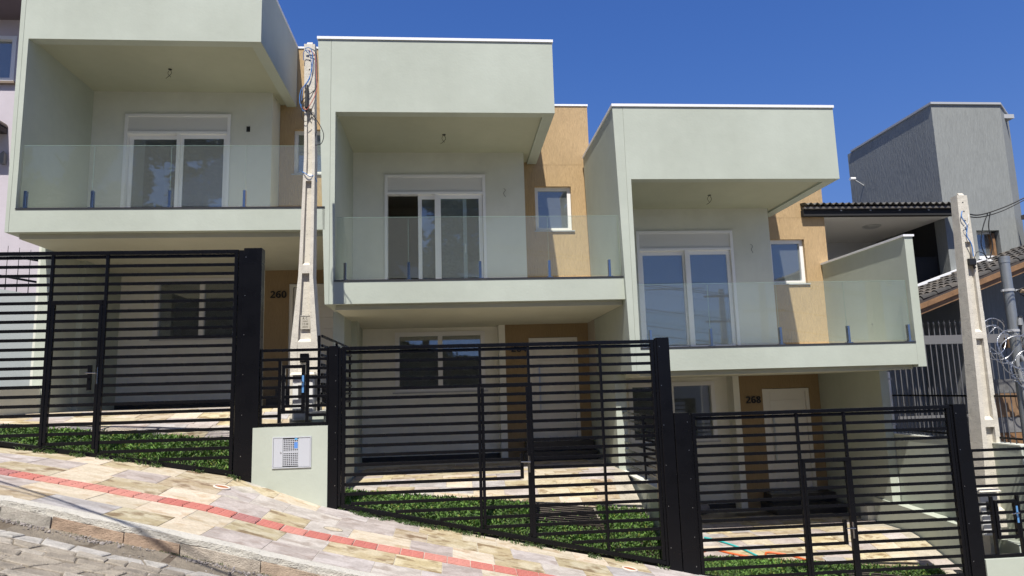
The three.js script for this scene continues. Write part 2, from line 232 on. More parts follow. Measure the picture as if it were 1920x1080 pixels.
LOTS.forEach((lot, i) => {
  const f = driveY(lot);
  const dw = struct('driveway', sheet((x, z) => f(x, z) - 0.006, lot.x0, lot.x1, 30, -3.4, 1.0, 24), M(0.5, 0.46, 0.38, { map: rep(T.dirt, 1.3) }));
  for (let z = i === 0 ? 1.02 : 0.72, r = 0; z > -2.3; z -= 0.3, r++) { pave(lot.x0 + rr(0, 0.2), lot.x1 - 0.5, z - 0.3, z, dw, f, () => 0, 0.34, 0.6); }
  struct('soil', sheet((x, z) => f(x, z) - 0.012, lot.gx0, lot.gx1, 30, i === 0 ? 0.95 : 0.68, 1.99, 12), mat.soil);
  const n = 13000, im = new THREE.InstancedMesh(bladeG, bladeM, n), q = new THREE.Object3D(), col = new THREE.Color(), nz = fbm(7, 7, 3); im.name = numbered('lawn_grass');
  const holes = [null, [3.3, 4.35, 0.72, 1.36], [7.9, 9.1, 1.0, 1.9]][i];
  for (let k = 0; k < n; k++) { let x, z, t = 0; do { x = rr(lot.gx0, lot.gx1); z = rr((i === 0 ? 0.95 : 0.64) + 0.16 * nz(x * 0.2, 0.1), 1.93); t++; } while (holes && x > holes[0] && x < holes[1] && z > holes[2] && z < holes[3] && rnd() < 0.9 && t < 9);
    const d = nz(x * 0.31, z * 0.31), s = rr(0.75, 1.5) * (0.8 + 0.5 * d) * (z > 1.7 ? 0.8 : 1.1); q.position.set(x, f(x, z) - 0.014, z); q.rotation.set(rr(-0.5, 0.5), rr(0, 6.28), rr(-0.3, 0.3)); q.scale.set(s * 1.15, s, s); q.updateMatrix(); im.setMatrixAt(k, q.matrix);
    const v = rr(0.7, 1.3) * (0.6 + 0.8 * d); col.setRGB(0.19 * v * (rnd() < 0.08 ? 1.7 : 1), 0.37 * v, 0.06 * v); im.setColorAt(k, col); }
  im.castShadow = im.receiveShadow = true; im.userData = { kind: 'stuff', label: 'short green lawn ' + lotLabel[i], category: 'grass' }; scene.add(im);
});

// ------------------------------------------------------------------ townhouses
const font = await new FontLoader().loadAsync('fonts/droid/droid_sans_bold.typeface.json');
const FLOOR = 3.32;
function house(o) {
  const H = thing('townhouse', o.label, 'house', [o.x, o.y - FLOOR, o.z], 'row of new pale green townhouses'), hb = (a, b, c, d, e, f) => bx(a, b, c + FLOOR, d + FLOOR, e, f), up = (g) => g.translate(0, FLOOR, 0);
  const end = o.end, xs = end ? 5.165 : o.slabEnd;
  const xt = (y) => lerp(o.xb, o.xt, (y + 0.4) / 4.68);
  // party wall on the left, with a fine open joint down its front
  mesh('party_wall', [up(hexa([[o.xb, -0.4, 0], [0.166, -0.4, 0], [0.166, -0.4, -2.79], [o.xb, -0.4, -2.79]], [[o.xt, 4.28, 0], [0.166, 4.28, 0], [0.166, 4.28, -2.79], [o.xt, 4.28, -2.79]])), hb(0.166, 0.171, -0.4, 4.28, -2.79, -0.014), hb(0.171, 0.25, -0.4, 4.28, -2.79, 0)], mat.sage, H);
  mesh('carport_wall', [hb(0.05, 0.25, -3.75, -0.4, -3.9, -1.15)], mat.sage, H);
  if (end) mesh('carport_wall', hb(5.165, 5.32, -3.75, -0.4, -3.9, -1.15), mat.sage, H);
  mesh('pilaster', hb(0.25, 0.36, -3.75, -0.48, -2.45, -2.05), mat.sage, H);
  // parapet box over the balcony
  mesh('parapet', [hb(0.25, 4.07, 2.947, 4.28, -0.2, 0), hb(3.87, 4.07, 2.947, 4.28, -2.81, -0.2)], mat.sage, H);
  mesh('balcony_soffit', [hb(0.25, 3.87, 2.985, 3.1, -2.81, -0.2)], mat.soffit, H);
  mesh('roof_slab', [hb(0.25, 3.87, 3.5, 3.62, -2.79, -0.2), hb(0.06, 5.14, 3.9, 4.02, -8, -3.03)], mat.grey, H);
  mesh('coping', [hb(o.xt - 0.015, 4.085, 4.28, 4.327, -0.21, 0.022), hb(3.86, 4.085, 4.28, 4.327, -2.8, -0.21), hb(o.xt - 0.015, 0.26, 4.28, 4.327, -2.8, -0.21), hb(4.085, end ? 5.345 : 5.265, 4.28, 4.32, -3.03, -2.8)], mat.whiteMetal, H, 'white metal coping along the parapet top');
  // bedroom wall in the balcony
  mesh('bedroom_wall', [hb(0.25, 0.88, 0, 2.985, -2.33, -2.18), hb(2.92, 3.73, 0, 2.985, -2.33, -2.18), hb(0.88, 2.92, 2.51, 2.985, -2.33, -2.18), hb(3.58, 3.73, 0, 2.985, -2.81, -2.33)], mat.pale, H);
  // ochre textured wall
  const re = end ? 5.322 : 5.25, [wx0, wx1, wy0, wy1] = [4.02, 4.81, 1.47, 2.45];
  mesh('ochre_wall', [hb(3.73, wx0, 0, 2.93, -3.02, -2.82), hb(wx1, re, 0, 2.93, -3.02, -2.82), hb(wx0, wx1, 0, wy0, -3.02, -2.82), hb(wx0, wx1, wy1, 2.93, -3.02, -2.82), hb(0.3, re, 2.934, 4.28, -3.02, -2.82)], mat.ochre, H);
  mesh('door_wall', [hb(3.34, 3.85, -FLOOR, -0.48, -3.6, -3.4), hb(4.92, 5.16, -FLOOR, -0.48, -3.6, -3.4), hb(3.85, 4.92, -0.77, -0.48, -3.6, -3.4)], mat.ochreShaded, H, 'ochre wall around the front door, carport shade put into its colour');
  { const w = sub('window', H), z = -2.93, t = 0.075; mesh('frame', [hb(wx0, wx1, wy1 - t, wy1, z - 0.06, z + 0.03), hb(wx0, wx1, wy0, wy0 + t, z - 0.06, z + 0.03), hb(wx0, wx0 + t, wy0 + t, wy1 - t, z - 0.06, z + 0.03), hb(wx1 - t, wx1, wy0 + t, wy1 - t, z - 0.06, z + 0.03)], mat.white, w);
    mesh('pane', hb(wx0 + t, wx1 - t, wy0 + t, wy1 - t, z - 0.02, z - 0.014), mat.paneWindow, w); mesh('sill', hb(wx0 - 0.03, wx1 + 0.05, wy0 - 0.025, wy0 - 0.001, -2.9, -2.785), mat.grey, w); }
  // balcony slab
  mesh('balcony_slab', [hb(0.25, xs, -0.4, -0.022, -2.82, 0), hb(0.06, 5.14, -0.4, -0.022, -8, -2.83)], mat.sage, H);
  mesh('balcony_floor', [hb(0.25, xs - 0.01, -0.0215, -0.012, -2.8, -0.27), hb(0.26, 5.13, -0.0215, -0.012, -7.9, -2.81)], mat.floorTile, H);
  mesh('balcony_edge', [hb(0.25, xs - 0.002, -0.0215, 0, -0.26, 0.012)], mat.granite, H, 'dark granite strip under the glass railing');
  mesh('carport_ceiling', [hb(0.25, end ? 5.165 : 5.155, -0.48, -0.402, -3.75, -0.16)], mat.soffitLit, H);
  if (end) {
    mesh('balcony_end_wall', [hb(5.167, 5.32, -0.44, 1.87, -2.818, 0)], mat.sage, H); mesh('end_wall_coping', hb(5.135, 5.34, 1.87, 1.907, -2.818, 0.025), mat.whiteMetal, H);
  }
  // sliding balcony door
  { const s = sub('sliding_door', H), z = -2.2, w = 0.06; mesh('frame', [hb(0.88, 0.88 + w, 0, 2.51, z - 0.12, z + 0.045), hb(2.92 - w, 2.92, 0, 2.51, z - 0.12, z + 0.045), hb(0.88 + w, 2.92 - w, 2.455, 2.51, z - 0.12, z + 0.045), hb(0.88 + w, 2.92 - w, 2.10, 2.15, z - 0.12, z + 0.04), hb(0.88 + w, 2.92 - w, 0, 0.05, z - 0.12, z + 0.04), hb(1.885, 1.95, 0.05, 2.1, z - 0.12, z + 0.03)], mat.white, s);
    mesh('shutter_box', hb(0.88 + w, 2.92 - w, 2.15, 2.455, z - 0.1, z + 0.02), mat.shutter, s);
    const sash = (a, b, zz, handle) => { const t = 0.075; mesh('sash', [hb(a, a + t, 0.05, 2.1, zz - 0.035, zz), hb(b - t, b, 0.05, 2.1, zz - 0.035, zz), hb(a + t, b - t, 2.02, 2.1, zz - 0.035, zz), hb(a + t, b - t, 0.05, 0.15, zz - 0.035, zz)], mat.white, s); mesh('pane', hb(a + t, b - t, 0.15, 2.02, zz - 0.02, zz - 0.014), mat.paneWindow, s);
      if (handle) mesh('handle', hb(b - 0.05, b - 0.02, 0.9, 1.08, zz, zz + 0.03), mat.white, s); };
    const g = o.slide; sash(0.945 + g, 1.93 + g, z - 0.065, true); sash(1.93, 2.855, z - 0.02); }
  // lower front: window wall, window, door, steps
  const ly = -FLOOR, [lx0, lx1, la, lb] = [0.95, 2.91, -1.87, -0.57];
  mesh('window_wall', [hb(0.25, lx0, ly, -0.48, -3.9, -3.75), hb(lx1, 3.34, ly, -0.48, -3.9, -3.75), hb(lx0, lx1, ly, la, -3.9, -3.75), hb(lx0, lx1, lb, -0.48, -3.9, -3.75), hb(3.2, 3.338, ly, -0.48, -3.75, -3.4)], mat.paleLit, H);
  mesh('baseboard', [hb(0.25, 3.2, ly, ly + 0.1, -3.75, -3.735)], mat.granite, H);
  { const w = sub('window', H), z = -3.8, t = 0.09, m = (lx0 + lx1) / 2; mesh('frame', [hb(lx0, lx1, lb - t, lb, z - 0.05, z + 0.07), hb(lx0, lx1, la, la + 0.06, z - 0.05, z + 0.07), hb(lx0, lx0 + t, la + 0.06, lb - t, z - 0.05, z + 0.07), hb(lx1 - t, lx1, la + 0.06, lb - t, z - 0.05, z + 0.07), hb(m - 0.05, m + 0.05, la + 0.06, lb - t, z - 0.05, z + 0.04)], mat.white, w);
    for (const [a, b] of [[lx0 + t, m - 0.05], [m + 0.05, lx1 - t]]) mesh('pane', hb(a, b, la + 0.06, lb - t, z - 0.02, z - 0.012), mat.paneWindow, w); mesh('sill', hb(lx0 - 0.05, lx1 + 0.05, la - 0.03, la - 0.001, z - 0.05, -3.70), mat.grey, w); }
  { const d = sub('front_door', H), z = -3.46, P = []; for (let k = 0; k < 9; k++) P.push(chamfer(4.03, 4.78, k * 0.237 + FLOOR - 2.92, k * 0.237 + 0.228 + FLOOR - 2.92, z - 0.03, z + 0.012, 0.004));
    mesh('leaf', [hb(3.93, 4.84, -2.93, -0.85, z - 0.04, z), ...P], mat.door, d); mesh('frame', [hb(3.852, 3.925, -2.93, -0.78, z - 0.06, z + 0.05), hb(4.845, 4.918, -2.93, -0.78, z - 0.06, z + 0.05), hb(3.925, 4.845, -0.845, -0.78, z - 0.06, z + 0.05)], mat.door, d);
    const hx = 4.065; mesh('handle', [hb(hx - 0.014, hx + 0.014, -2.36, -1.36, z + 0.05, z + 0.07), ...[-1.45, -1.7, -1.95, -2.25].map((y) => hb(hx - 0.012, hx + 0.012, y - 0.02, y + 0.02, z + 0.012, z + 0.05))], mat.steel, d);
    mesh('threshold', hb(3.85, 4.92, -2.96, -2.931, -3.5, -3.37), mat.whiteMetal, d); }
  for (const [a, b, c, e] of [[-3.32, -3.14, 3.62, -2.62], [-3.14, -2.962, 3.70, -3.0]]) mesh('door_step', hb(c, 5.1, a, b, -3.395, e), mat.granite, H);
  if (o.number) { const g = new TextGeometry(o.number, { font, size: 0.148, depth: 0.014, curveSegments: 5, bevelEnabled: false }); g.computeBoundingBox(); const s = 0.345 / g.boundingBox.max.x; g.scale(s, 0.148 * 1 / 0.148, 1); g.translate(3.455, FLOOR - 1.075, -3.39); mesh('house_number', g, mat.numeral, H, 'black number ' + o.number + ' beside the front door'); }
  // glass railing
  const gl = o.glass, z = -0.06; for (let k = 0; k < gl.length - 1; k++) { const a = gl[k] + 0.006, b = gl[k + 1] - 0.006; mesh('glass_panel', hb(a, b, 0.035, 1.085, z - 0.008, z), mat.paneBalcony, H); mesh('glass_edge', [hb(a, b, 1.0855, 1.089, z - 0.008, z), hb(b + 0.0005, b + 0.003, 0.035, 1.085, z - 0.008, z)], mat.paneEdge, H); }
  for (const x of o.clamps) { const c = mesh('glass_clamp', [up(post(x - 0.021, x + 0.021, 0.0, 0.30, z + 0.002, z + 0.03, 0.003)), up(post(x - 0.021, x + 0.021, 0.0, 0.30, z - 0.038, z - 0.01, 0.003))], mat.chrome, H); mesh('clamp_foot', hb(x - 0.05, x + 0.05, 0.0005, 0.012, z - 0.055, z + 0.05), mat.chrome, c); }
  // loose lamp wire and socket
  mesh('ceiling_cable', [up(tube([[2.1, 2.99, -1.17], [2.13, 2.9, -1.16], [2.08, 2.83, -1.15], [2.03, 2.80, -1.17]], 0.0045, 14, 5)), up(tube([[2.1, 2.99, -1.17], [2.06, 2.91, -1.18], [2.11, 2.84, -1.2]], 0.004, 12, 5)), cyl([2.1, 2.986 + FLOOR, -1.17], [2.1, 2.979 + FLOOR, -1.17], 0.035)], mat.rubber, H);
  if (o.socket === 1) mesh('socket_box', [hb(3.23, 3.30, 2.15, 2.26, -2.18, -2.172)], mat.void, H); else mesh('loose_wire', up(tube([[3.3, 2.22, -2.18], [3.33, 2.17, -2.14], [3.29, 2.1, -2.13], [3.33, 2.03, -2.15]], 0.004, 12, 4)), mat.rubber, H);
  // house body behind
  mesh('body_wall', [hb(0.055, 0.235, -3.75, 3.9, -8, -3.91), hb(0.055, 0.235, -0.4, 3.9, -3.91, -2.8), hb(0.06, 5.14, -3.75, 4.2, -8.2, -8), hb(0.25, 0.29, -0.012, 2.985, -2.79, -2.34)].concat(end ? [hb(5.165, 5.32, -3.75, -0.4, -8, -3.91), hb(5.165, 5.32, -0.4, 4.26, -8, -3.03)] : []), mat.interior, H);
  mesh('room_wall', [hb(0.25, 5.14, -0.012, 3.9, -5.8, -5.7), hb(0.25, 5.14, -FLOOR, -0.4, -6.8, -6.7)], mat.interior, H);
  mesh('room_ceiling', hb(0.25, 5.14, 2.75, 2.85, -5.7, -3.03), mat.interior, H);
  mesh('carport_floor', hb(0.25, 5.14, -3.5, -3.325, -8, -2.3), mat.floorTile, H);
  return H;
}
house({ x: -5.101, y: 1.267, z: 0.0, xb: 0.11, xt: 0.09, slabEnd: 5.19, slide: 0, number: '260', socket: 1, glass: [0.27, 1.40, 2.64, 3.86, 5.14], clamps: [0.36, 1.41, 2.64, 3.85], label: 'leftmost pale green townhouse, marked 260, its parapet cut by the frame' });
house({ x: 0, y: 0, z: 0, xb: 0.10, xt: -0.06, slabEnd: 5.185, slide: 0.60, number: '264', socket: 2, glass: [0.27, 1.48, 2.69, 3.88, 5.13], clamps: [0.42, 1.48, 2.69, 3.88, 4.93], label: 'middle pale green townhouse with its balcony door slid open' });
house({ x: 5.106, y: -1.246, z: 0.1, xb: 0.085, xt: -0.02, slide: 0, end: true, number: '268', socket: 2, glass: [0.27, 1.51, 2.74, 3.97, 5.13], clamps: [0.45, 1.51, 2.75, 3.98, 5.09], label: 'right pale green townhouse, marked 268, with a free end wall beside the balcony' });

// ------------------------------------------------------------------ gates, posts, meter fences
const ZG = 2.0;
function lever(parent, x, y, dir) { const p = mesh('handle', [post(x - 0.012, x + 0.012, y - 0.11, y + 0.11, ZG + 0.028, ZG + 0.036, 0.002), cyl([x, y + 0.03, ZG + 0.036], [x, y + 0.03, ZG + 0.075], 0.009), cyl([x + 0.01 * dir, y + 0.03, ZG + 0.072], [x - 0.12 * dir, y + 0.035, ZG + 0.072], 0.008)].map((g) => shift(g, parent.position.toArray())), mat.chrome, parent); return p; }
function gate(o) {
  const p = [lerp(o.x0, o.x1, 0.5), lerp(o.b0, o.b1, 0.5), ZG], G = thing('gate', o.label, 'gate', p, 'black slatted driveway gates'), add = (n, g, m = mat.black, par = G) => mesh(n, (Array.isArray(g) ? g : [g]).map((q) => shift(q, p)), m, par);
  const bot = (x) => lerp(o.b0, o.b1, (x - o.x0) / (o.x1 - o.x0)), z0 = ZG - 0.02, z1 = ZG + 0.02;
  add('top_rail', [chamfer(o.x0, o.x1, o.top - 0.05, o.top, z0 - 0.012, z1 + 0.012)]);
  const rail = (a, b, off, h) => hexa([[a, bot(a) + off, z1 + 0.01], [b, bot(b) + off, z1 + 0.01], [b, bot(b) + off, z0 - 0.01], [a, bot(a) + off, z0 - 0.01]], [[a, bot(a) + off + h, z1 + 0.01], [b, bot(b) + off + h, z1 + 0.01], [b, bot(b) + off + h, z0 - 0.01], [a, bot(a) + off + h, z0 - 0.01]]);
  add('bottom_rail', rail(o.x0, o.x1, 0, 0.055));
  for (const x of [o.x0, o.x1 - 0.05]) add('stile', post(x, x + 0.05, bot(x) + 0.056, o.top - 0.051, z0 - 0.011, z1 + 0.011));
  // wicket door set in the gate
  const [d0, d1, dt] = o.door, w = 0.042;
  for (const x of [d0 - w - 0.004, d1 + 0.004]) add('stile', post(x, x + w, bot(x) + 0.057, dt + 0.056, z0 - 0.008, z1 + 0.008));
  add('stile', post(o.thin[0], o.thin[0] + 0.035, dt + 0.058, o.top - 0.052, z0 - 0.006, z1 + 0.006)); for (const x of o.thin.slice(1)) add('stile', post(x, x + 0.035, bot(x) + 0.057, o.top - 0.052, z0 - 0.006, z1 + 0.006));
  const D = sub('wicket_door', G); for (const x of [d0, d1 - w]) add('door_stile', post(x, x + w, bot(x) + 0.10, dt - 0.002, z0 - 0.007, z1 + 0.007), mat.black, D); add('door_rail', chamfer(d0, d1, dt, dt + 0.056, z0 - 0.008, z1 + 0.009), mat.black, D);
  const kx = d1 - w / 2, ky = o.hy; add('lock_plate', post(d1 - 0.145, d1 - 0.10, ky - 0.19, ky + 0.14, z0 - 0.006, z1 + 0.007), mat.black, D); lever(D, kx, ky, 1); D.children.at(-1).geometry.translate(-p[0], -p[1], -p[2]);
  const n = Math.floor((o.top - Math.min(o.b0, o.b1)) / o.pitch);
  for (let k = 1; k < n; k++) { const y = o.top - 0.08 - (k - 1) * o.pitch; let a = o.x0 + 0.05, b = o.x1 - 0.05;
    // a slat starts where the sloping bottom rail crosses it
    const xc = o.x0 + (o.x1 - o.x0) * (y - 0.02 - 0.055 - o.b0) / (o.b1 - o.b0); if (xc > a) a = xc; if (b - a < 0.06) continue;
    const cut = y < ky + 0.14 && y > ky - 0.19; const seg = cut ? [[a, Math.min(b, d1 - 0.145)], [d1 + 0.004, b]] : [[a, b]];
    for (const [s, t] of seg) if (t - s > 0.05) add('slat', chamfer(s, t, y - 0.0215, y + 0.0215, ZG - 0.002, ZG + 0.010, 0.002)); }
  return G;
}
gate({ x0: -6.2, x1: -0.70, top: 0.115, b0: -1.98, b1: -2.89, pitch: 0.1225, door: [-3.09, -2.44, -0.606], thin: [-3.13, -2.43], hy: -1.55, label: 'leftmost black gate, the highest of the three, beside the pink house' });
gate({ x0: 0.70, x1: 5.02, top: -1.245, b0: -3.365, b1: -4.285, pitch: 0.1245, door: [2.57, 3.23, -1.851], thin: [2.55, 3.22, 4.23], hy: -2.89, label: 'black gate between the two concrete poles with the whole of its bottom rail in view' });
gate({ x0: 5.50, x1: 9.32, top: -2.285, b0: -4.48, b1: -5.16, pitch: 0.1255, door: [7.05, 7.72, -3.021], thin: [7.01, 7.71], hy: -3.95, label: 'rightmost black gate, the lowest of the three, below house 268' });
function gatePost(x0, x1, top, bot, label, flange) {
  const p = [(x0 + x1) / 2, bot, ZG], P = thing('gate_post', label, 'post', p, 'black steel gate posts'), add = (n, g, m = mat.blackPost) => mesh(n, (Array.isArray(g) ? g : [g]).map((q) => shift(q, p)), m, P);
  add('column', post(x0, x1, bot - 0.1, top, ZG - 0.11, ZG + 0.055, 0.005)); add('cap', bx(x0 + 0.006, x1 - 0.006, top, top + 0.006, ZG - 0.1, ZG + 0.048));
  if (flange) { const f = flange > 0 ? x1 : x0; add('flange', post(Math.min(f, f + flange), Math.max(f, f + flange), bot + 0.03, top - 0.02, ZG - 0.04, ZG + 0.03, 0.003)); }
  for (let k = 0; k < 6; k++) add('screw', cyl([flange > 0 ? x1 - 0.03 : x0 + 0.03, lerp(bot + 0.3, top - 0.12, k / 5), ZG + 0.055], [flange > 0 ? x1 - 0.03 : x0 + 0.03, lerp(bot + 0.3, top - 0.12, k / 5), ZG + 0.059], 0.006, 0.005, 8), mat.steel);
  return P;
}
gatePost(-0.62, -0.38, 0.125, -2.95, 'tall black post between the leftmost gate and the first meter fence', -0.07);
gatePost(0.53, 0.655, -1.24, -3.37, 'black post between the first meter fence and the middle gate', 0.04);
gatePost(5.06, 5.235, -1.225, -4.36, 'black post at the right end of the middle gate, the taller of a touching pair', -0.035);
gatePost(5.245, 5.455, -2.28, -4.62, 'black post at the left end of the rightmost gate, the shorter of a touching pair', 0.04);
gatePost(9.36, 9.56, -2.285, -5.25, 'black post between the rightmost gate and the fence before the second pole', -0.035);

function meterFence(x0, x1, ys, door, botY, label) {
  const p = [(x0 + x1) / 2, botY, ZG], F = thing('meter_fence', label, 'fence', p, 'black fences in front of the poles'), add = (n, g, m = mat.black, par = F) => mesh(n, (Array.isArray(g) ? g : [g]).map((q) => shift(q, p)), m, par);
  const z0 = ZG - 0.02, z1 = ZG + 0.02, [d0, d1, dy0, dy1] = door, w = 0.045;
  for (const x of [x0, x1 - 0.03]) add('stile', post(x, x + 0.03, botY, ys[0], z0 - 0.008, z1 + 0.008));
  add('bottom_rail', chamfer(x0 + 0.03, x1 - 0.03, botY, botY + 0.045, z0, z1 + 0.006));
  ys.forEach((y, k) => { const seg = y < dy1 + 0.08 && y > dy0 - 0.08 ? [[x0 + 0.03, d0 - 0.05], [d1 + 0.05, x1 - 0.03]] : [[x0 + 0.03, x1 - 0.03]]; for (const [a, b] of seg) if (b - a > 0.04) add('slat', chamfer(a, b, y - 0.04, y, ZG - 0.004, ZG + 0.012, 0.003)); });
  const yt = ys.filter((y) => y >= dy1 + 0.08).at(-1) - 0.042, yb = ys.find((y) => y <= dy0 - 0.08) ?? botY + 0.045;
  for (const x of [d0 - 0.05, d1 + 0.008]) add('stile', post(x, x + 0.042, yb + 0.002, yt, z0 - 0.004, z1 + 0.004));
  const D = sub('meter_door', F); add('door_frame', [post(d0, d0 + w, dy0, dy1, z0 - 0.002, z1 + 0.016), post(d1 - w, d1, dy0, dy1, z0 - 0.002, z1 + 0.016), chamfer(d0 + w, d1 - w, dy1 - w, dy1, z0 - 0.002, z1 + 0.016), chamfer(d0 + w, d1 - w, dy0, dy0 + w, z0 - 0.002, z1 + 0.016)], mat.black, D);
  for (const y of ys) if (y < dy1 - 0.06 && y > dy0 + 0.1) add('door_slat', chamfer(d0 + w, d1 - w, y - 0.04, y, ZG - 0.002, ZG + 0.014, 0.003), mat.black, D);
  const hx = d1 - w / 2, hy = (dy0 + dy1) / 2 + 0.06; add('handle', [post(hx - 0.014, hx + 0.014, hy - 0.11, hy + 0.12, z1 + 0.017, z1 + 0.026, 0.002)], M(0.10, 0.26, 0.52, { roughness: 0.35 }), D); add('lever', [cyl([hx, hy + 0.03, z1 + 0.026], [hx, hy + 0.03, z1 + 0.06], 0.009), cyl([hx, hy + 0.03, z1 + 0.058], [hx - 0.11, hy + 0.02, z1 + 0.058], 0.008)], mat.chrome, D);
  return F;
}
const pitches = (a, n, s) => Array.from({ length: n }, (_, k) => a - k * s);
meterFence(-0.375, 0.525, pitches(-1.255, 8, 0.1245), [-0.09, 0.215, -2.12, -1.475], -2.285, 'short black fence with a small meter door in front of the left pole');
meterFence(9.565, 10.45, pitches(-2.92, 10, 0.125), [9.83, 10.17, -4.17, -3.64], -4.42, 'short black fence with a small meter door in front of the right pole');

// low masonry walls under the meter fences
function lowWall(x0, x1, top, bot0, bot1, label) { const p = [(x0 + x1) / 2, bot1, 1.95], W = thing('low_wall', label, 'wall', p); mesh('masonry', [shift(hexa([[x0, bot0 - 0.15, 2.07], [x1, bot1 - 0.15, 2.07], [x1, bot1 - 0.15, 1.9], [x0, bot0 - 0.15, 1.9]], [[x0, top, 2.07], [x1, top, 2.07], [x1, top, 1.9], [x0, top, 1.9]]), p)], mat.sage, W); return W; }
lowWall(-0.44, 0.528, -2.29, -2.95, -3.36, 'low pale green wall with the letter box, below the first meter fence');
lowWall(9.562, 11.2, -4.425, -5.1, -5.5, 'low pale wall at the bottom right corner under the second meter fence');
{ // grey plate with two louvred openings, set in the low wall
  const p = [0.07, -2.82, 2.072], B = thing('letter_box', 'light grey metal box with a perforated grille, set in the low green wall', 'mailbox', p), m = M(0.50, 0.52, 0.56, { roughness: 0.45 }), ad = (n, g, mm = m) => mesh(n, g, mm, B);
  ad('frame', [bx(-0.25, 0.25, 0.0, 0.012, 0, 0.012), bx(-0.25, 0.25, 0.388, 0.40, 0, 0.012), bx(-0.25, -0.238, 0.012, 0.388, 0, 0.012), bx(0.238, 0.25, 0.012, 0.388, 0, 0.012)]);
  ad('door', bx(-0.234, -0.118, 0.016, 0.384, 0, 0.009)); ad('panel', bx(0.085, 0.234, 0.016, 0.384, 0, 0.007));
  const g = []; for (let i = 0; i <= 8; i++) g.push(bx(-0.114 + i * 0.0238, -0.106 + i * 0.0238, 0.03, 0.37, 0.003, 0.009)); for (let j = 0; j <= 14; j++) g.push(bx(-0.106, 0.077, 0.028 + j * 0.0236, 0.036 + j * 0.0236 + (j === 7 ? 0.012 : 0), 0.0035, 0.0085));
  ad('grille', g); ad('recess', bx(-0.114, 0.085, 0.016, 0.384, -0.0005, 0.0015), mat.void); ad('lock', cyl([-0.14, 0.2, 0.009], [-0.14, 0.2, 0.013], 0.009), mat.steel);
  ad('sticker', [bx(0.03, 0.075, 0.25, 0.33, 0.009, 0.0098)], M(0.10, 0.25, 0.62)); ad('sticker', [bx(0.035, 0.07, 0.36, 0.384, 0.009, 0.0098)], M(0.10, 0.35, 0.62));
}
// ------------------------------------------------------------------ dividing walls with railings between the lots
function divider(x, top, zTop, label, rlabel) {
  const p = [x, top - 2, 0], W = thing('dividing_wall', label, 'wall', p); mesh('masonry', shift(bx(x - 0.08, x + 0.08, top - 2, top, -1.14, 1.88), p), mat.sage, W); mesh('wall_cap', shift(bx(x - 0.09, x + 0.09, top, top + 0.02, -1.14, 1.88), p), mat.pale, W);
  const q = [x, top + 0.02, 0], R = thing('railing', rlabel, 'railing', q, 'black railings on the dividing walls');
  for (const z of [-1.1, 0.35, 1.83]) mesh('post', shift(post(x - 0.018, x + 0.018, top + 0.02, top + 1.05, z - 0.018, z + 0.018), q), mat.black, R);
  for (let k = 0; k < 8; k++) { const g = chamfer(-1.8, 1.08, -0.018, 0.018, -0.012, 0.012, 0.003); g.rotateY(Math.PI / 2); g.translate(x + 0.032, top + 0.12 + k * 0.132, 0); mesh('slat', shift(g, q), mat.black, R); }
}
divider(0.36, -2.12, 0, 'pale green wall behind the first meter fence dividing the two left lots', 'black railing on the wall behind the left pole');
divider(5.26, -3.40, 0, 'pale green wall dividing the lots of the middle and right houses', 'black railing seen through the right end of the middle gate');

// ------------------------------------------------------------------ concrete utility poles
function pole(o) {
  const [px, pz] = [o.x, o.z], P = thing('utility_pole', o.label, 'utility pole', [px, o.y0, pz], 'concrete poles behind the gates');
  const w = (y) => interp(o.w, y), cx = (y) => interp(o.c, y) - px, d = (y) => lerp(0.16, 0.075, (y - o.y0) / (o.y1 - o.y0)), y0 = o.y0;
  const part = (ya, yb, f) => taper(ya - y0, f(ya), yb - y0, f(yb));
  const fl = 0.25; const web = [], left = [], right = [], ys = o.w.map((a) => a[0]).filter((y) => y > o.y0 && y < o.y1), cuts = [o.y0, ...ys, o.y1];
  for (let i = 0; i < cuts.length - 1; i++) { const a = cuts[i], b = cuts[i + 1];
    web.push(part(a, b, (y) => [cx(y) - w(y) * (0.5 - fl), cx(y) + w(y) * (0.5 - fl), -d(y) * 0.55, d(y) * 0.45]));
    for (const [s, L] of [[-1, left], [1, right]]) L.push(part(a, b, (y) => { const e = cx(y) + s * w(y) * 0.5, i2 = cx(y) + s * w(y) * (0.5 - fl); return [Math.min(e, i2), Math.max(e, i2), -d(y), d(y)]; })); }
  mesh('web', web, mat.concrete, P); mesh('flange', left, mat.concrete, P); mesh('flange', right, mat.concrete, P);
  for (const [a, b] of o.solid) { const bev = 0.045; mesh('bridge', [part(a, b, (y) => [cx(y) - w(y) * (0.5 - fl), cx(y) + w(y) * (0.5 - fl), d(y) * 0.25, d(y) * 0.985]), hexa(ring(cx(b) - w(b) * 0.25, cx(b) + w(b) * 0.25, b - y0, d(b) * 0.25, d(b) * 0.98), ring(cx(b) - w(b) * 0.25, cx(b) + w(b) * 0.25, b + bev - y0, d(b) * 0.25, d(b) * 0.47))], mat.concrete, P); }
  for (const y of o.holes) mesh('hole', cyl([cx(y), y - y0, d(y) * 0.9], [cx(y), y - y0, d(y) + 0.002], 0.011), mat.void, P);
  return { P, w, cx, d };
}
const pole1 = pole({ x: 0.09, z: 1.3, y0: -2.32, y1: 3.47, w: [[-3, 0.40], [-1.2, 0.385], [-0.16, 0.21], [1.64, 0.16], [2.4, 0.15], [3.6, 0.165]], c: [[-3, 0.10], [-1.2, 0.075], [-0.16, 0.08], [1.64, 0.105], [3.6, 0.075]], solid: [[-2.32, -1.12], [-0.12, 0.0], [1.28, 1.36], [2.42, 3.47]], holes: [2.9, 3.05, 3.2, 3.34],
  label: 'concrete utility pole rising in front of the leftmost house, stamped plate at its foot' });
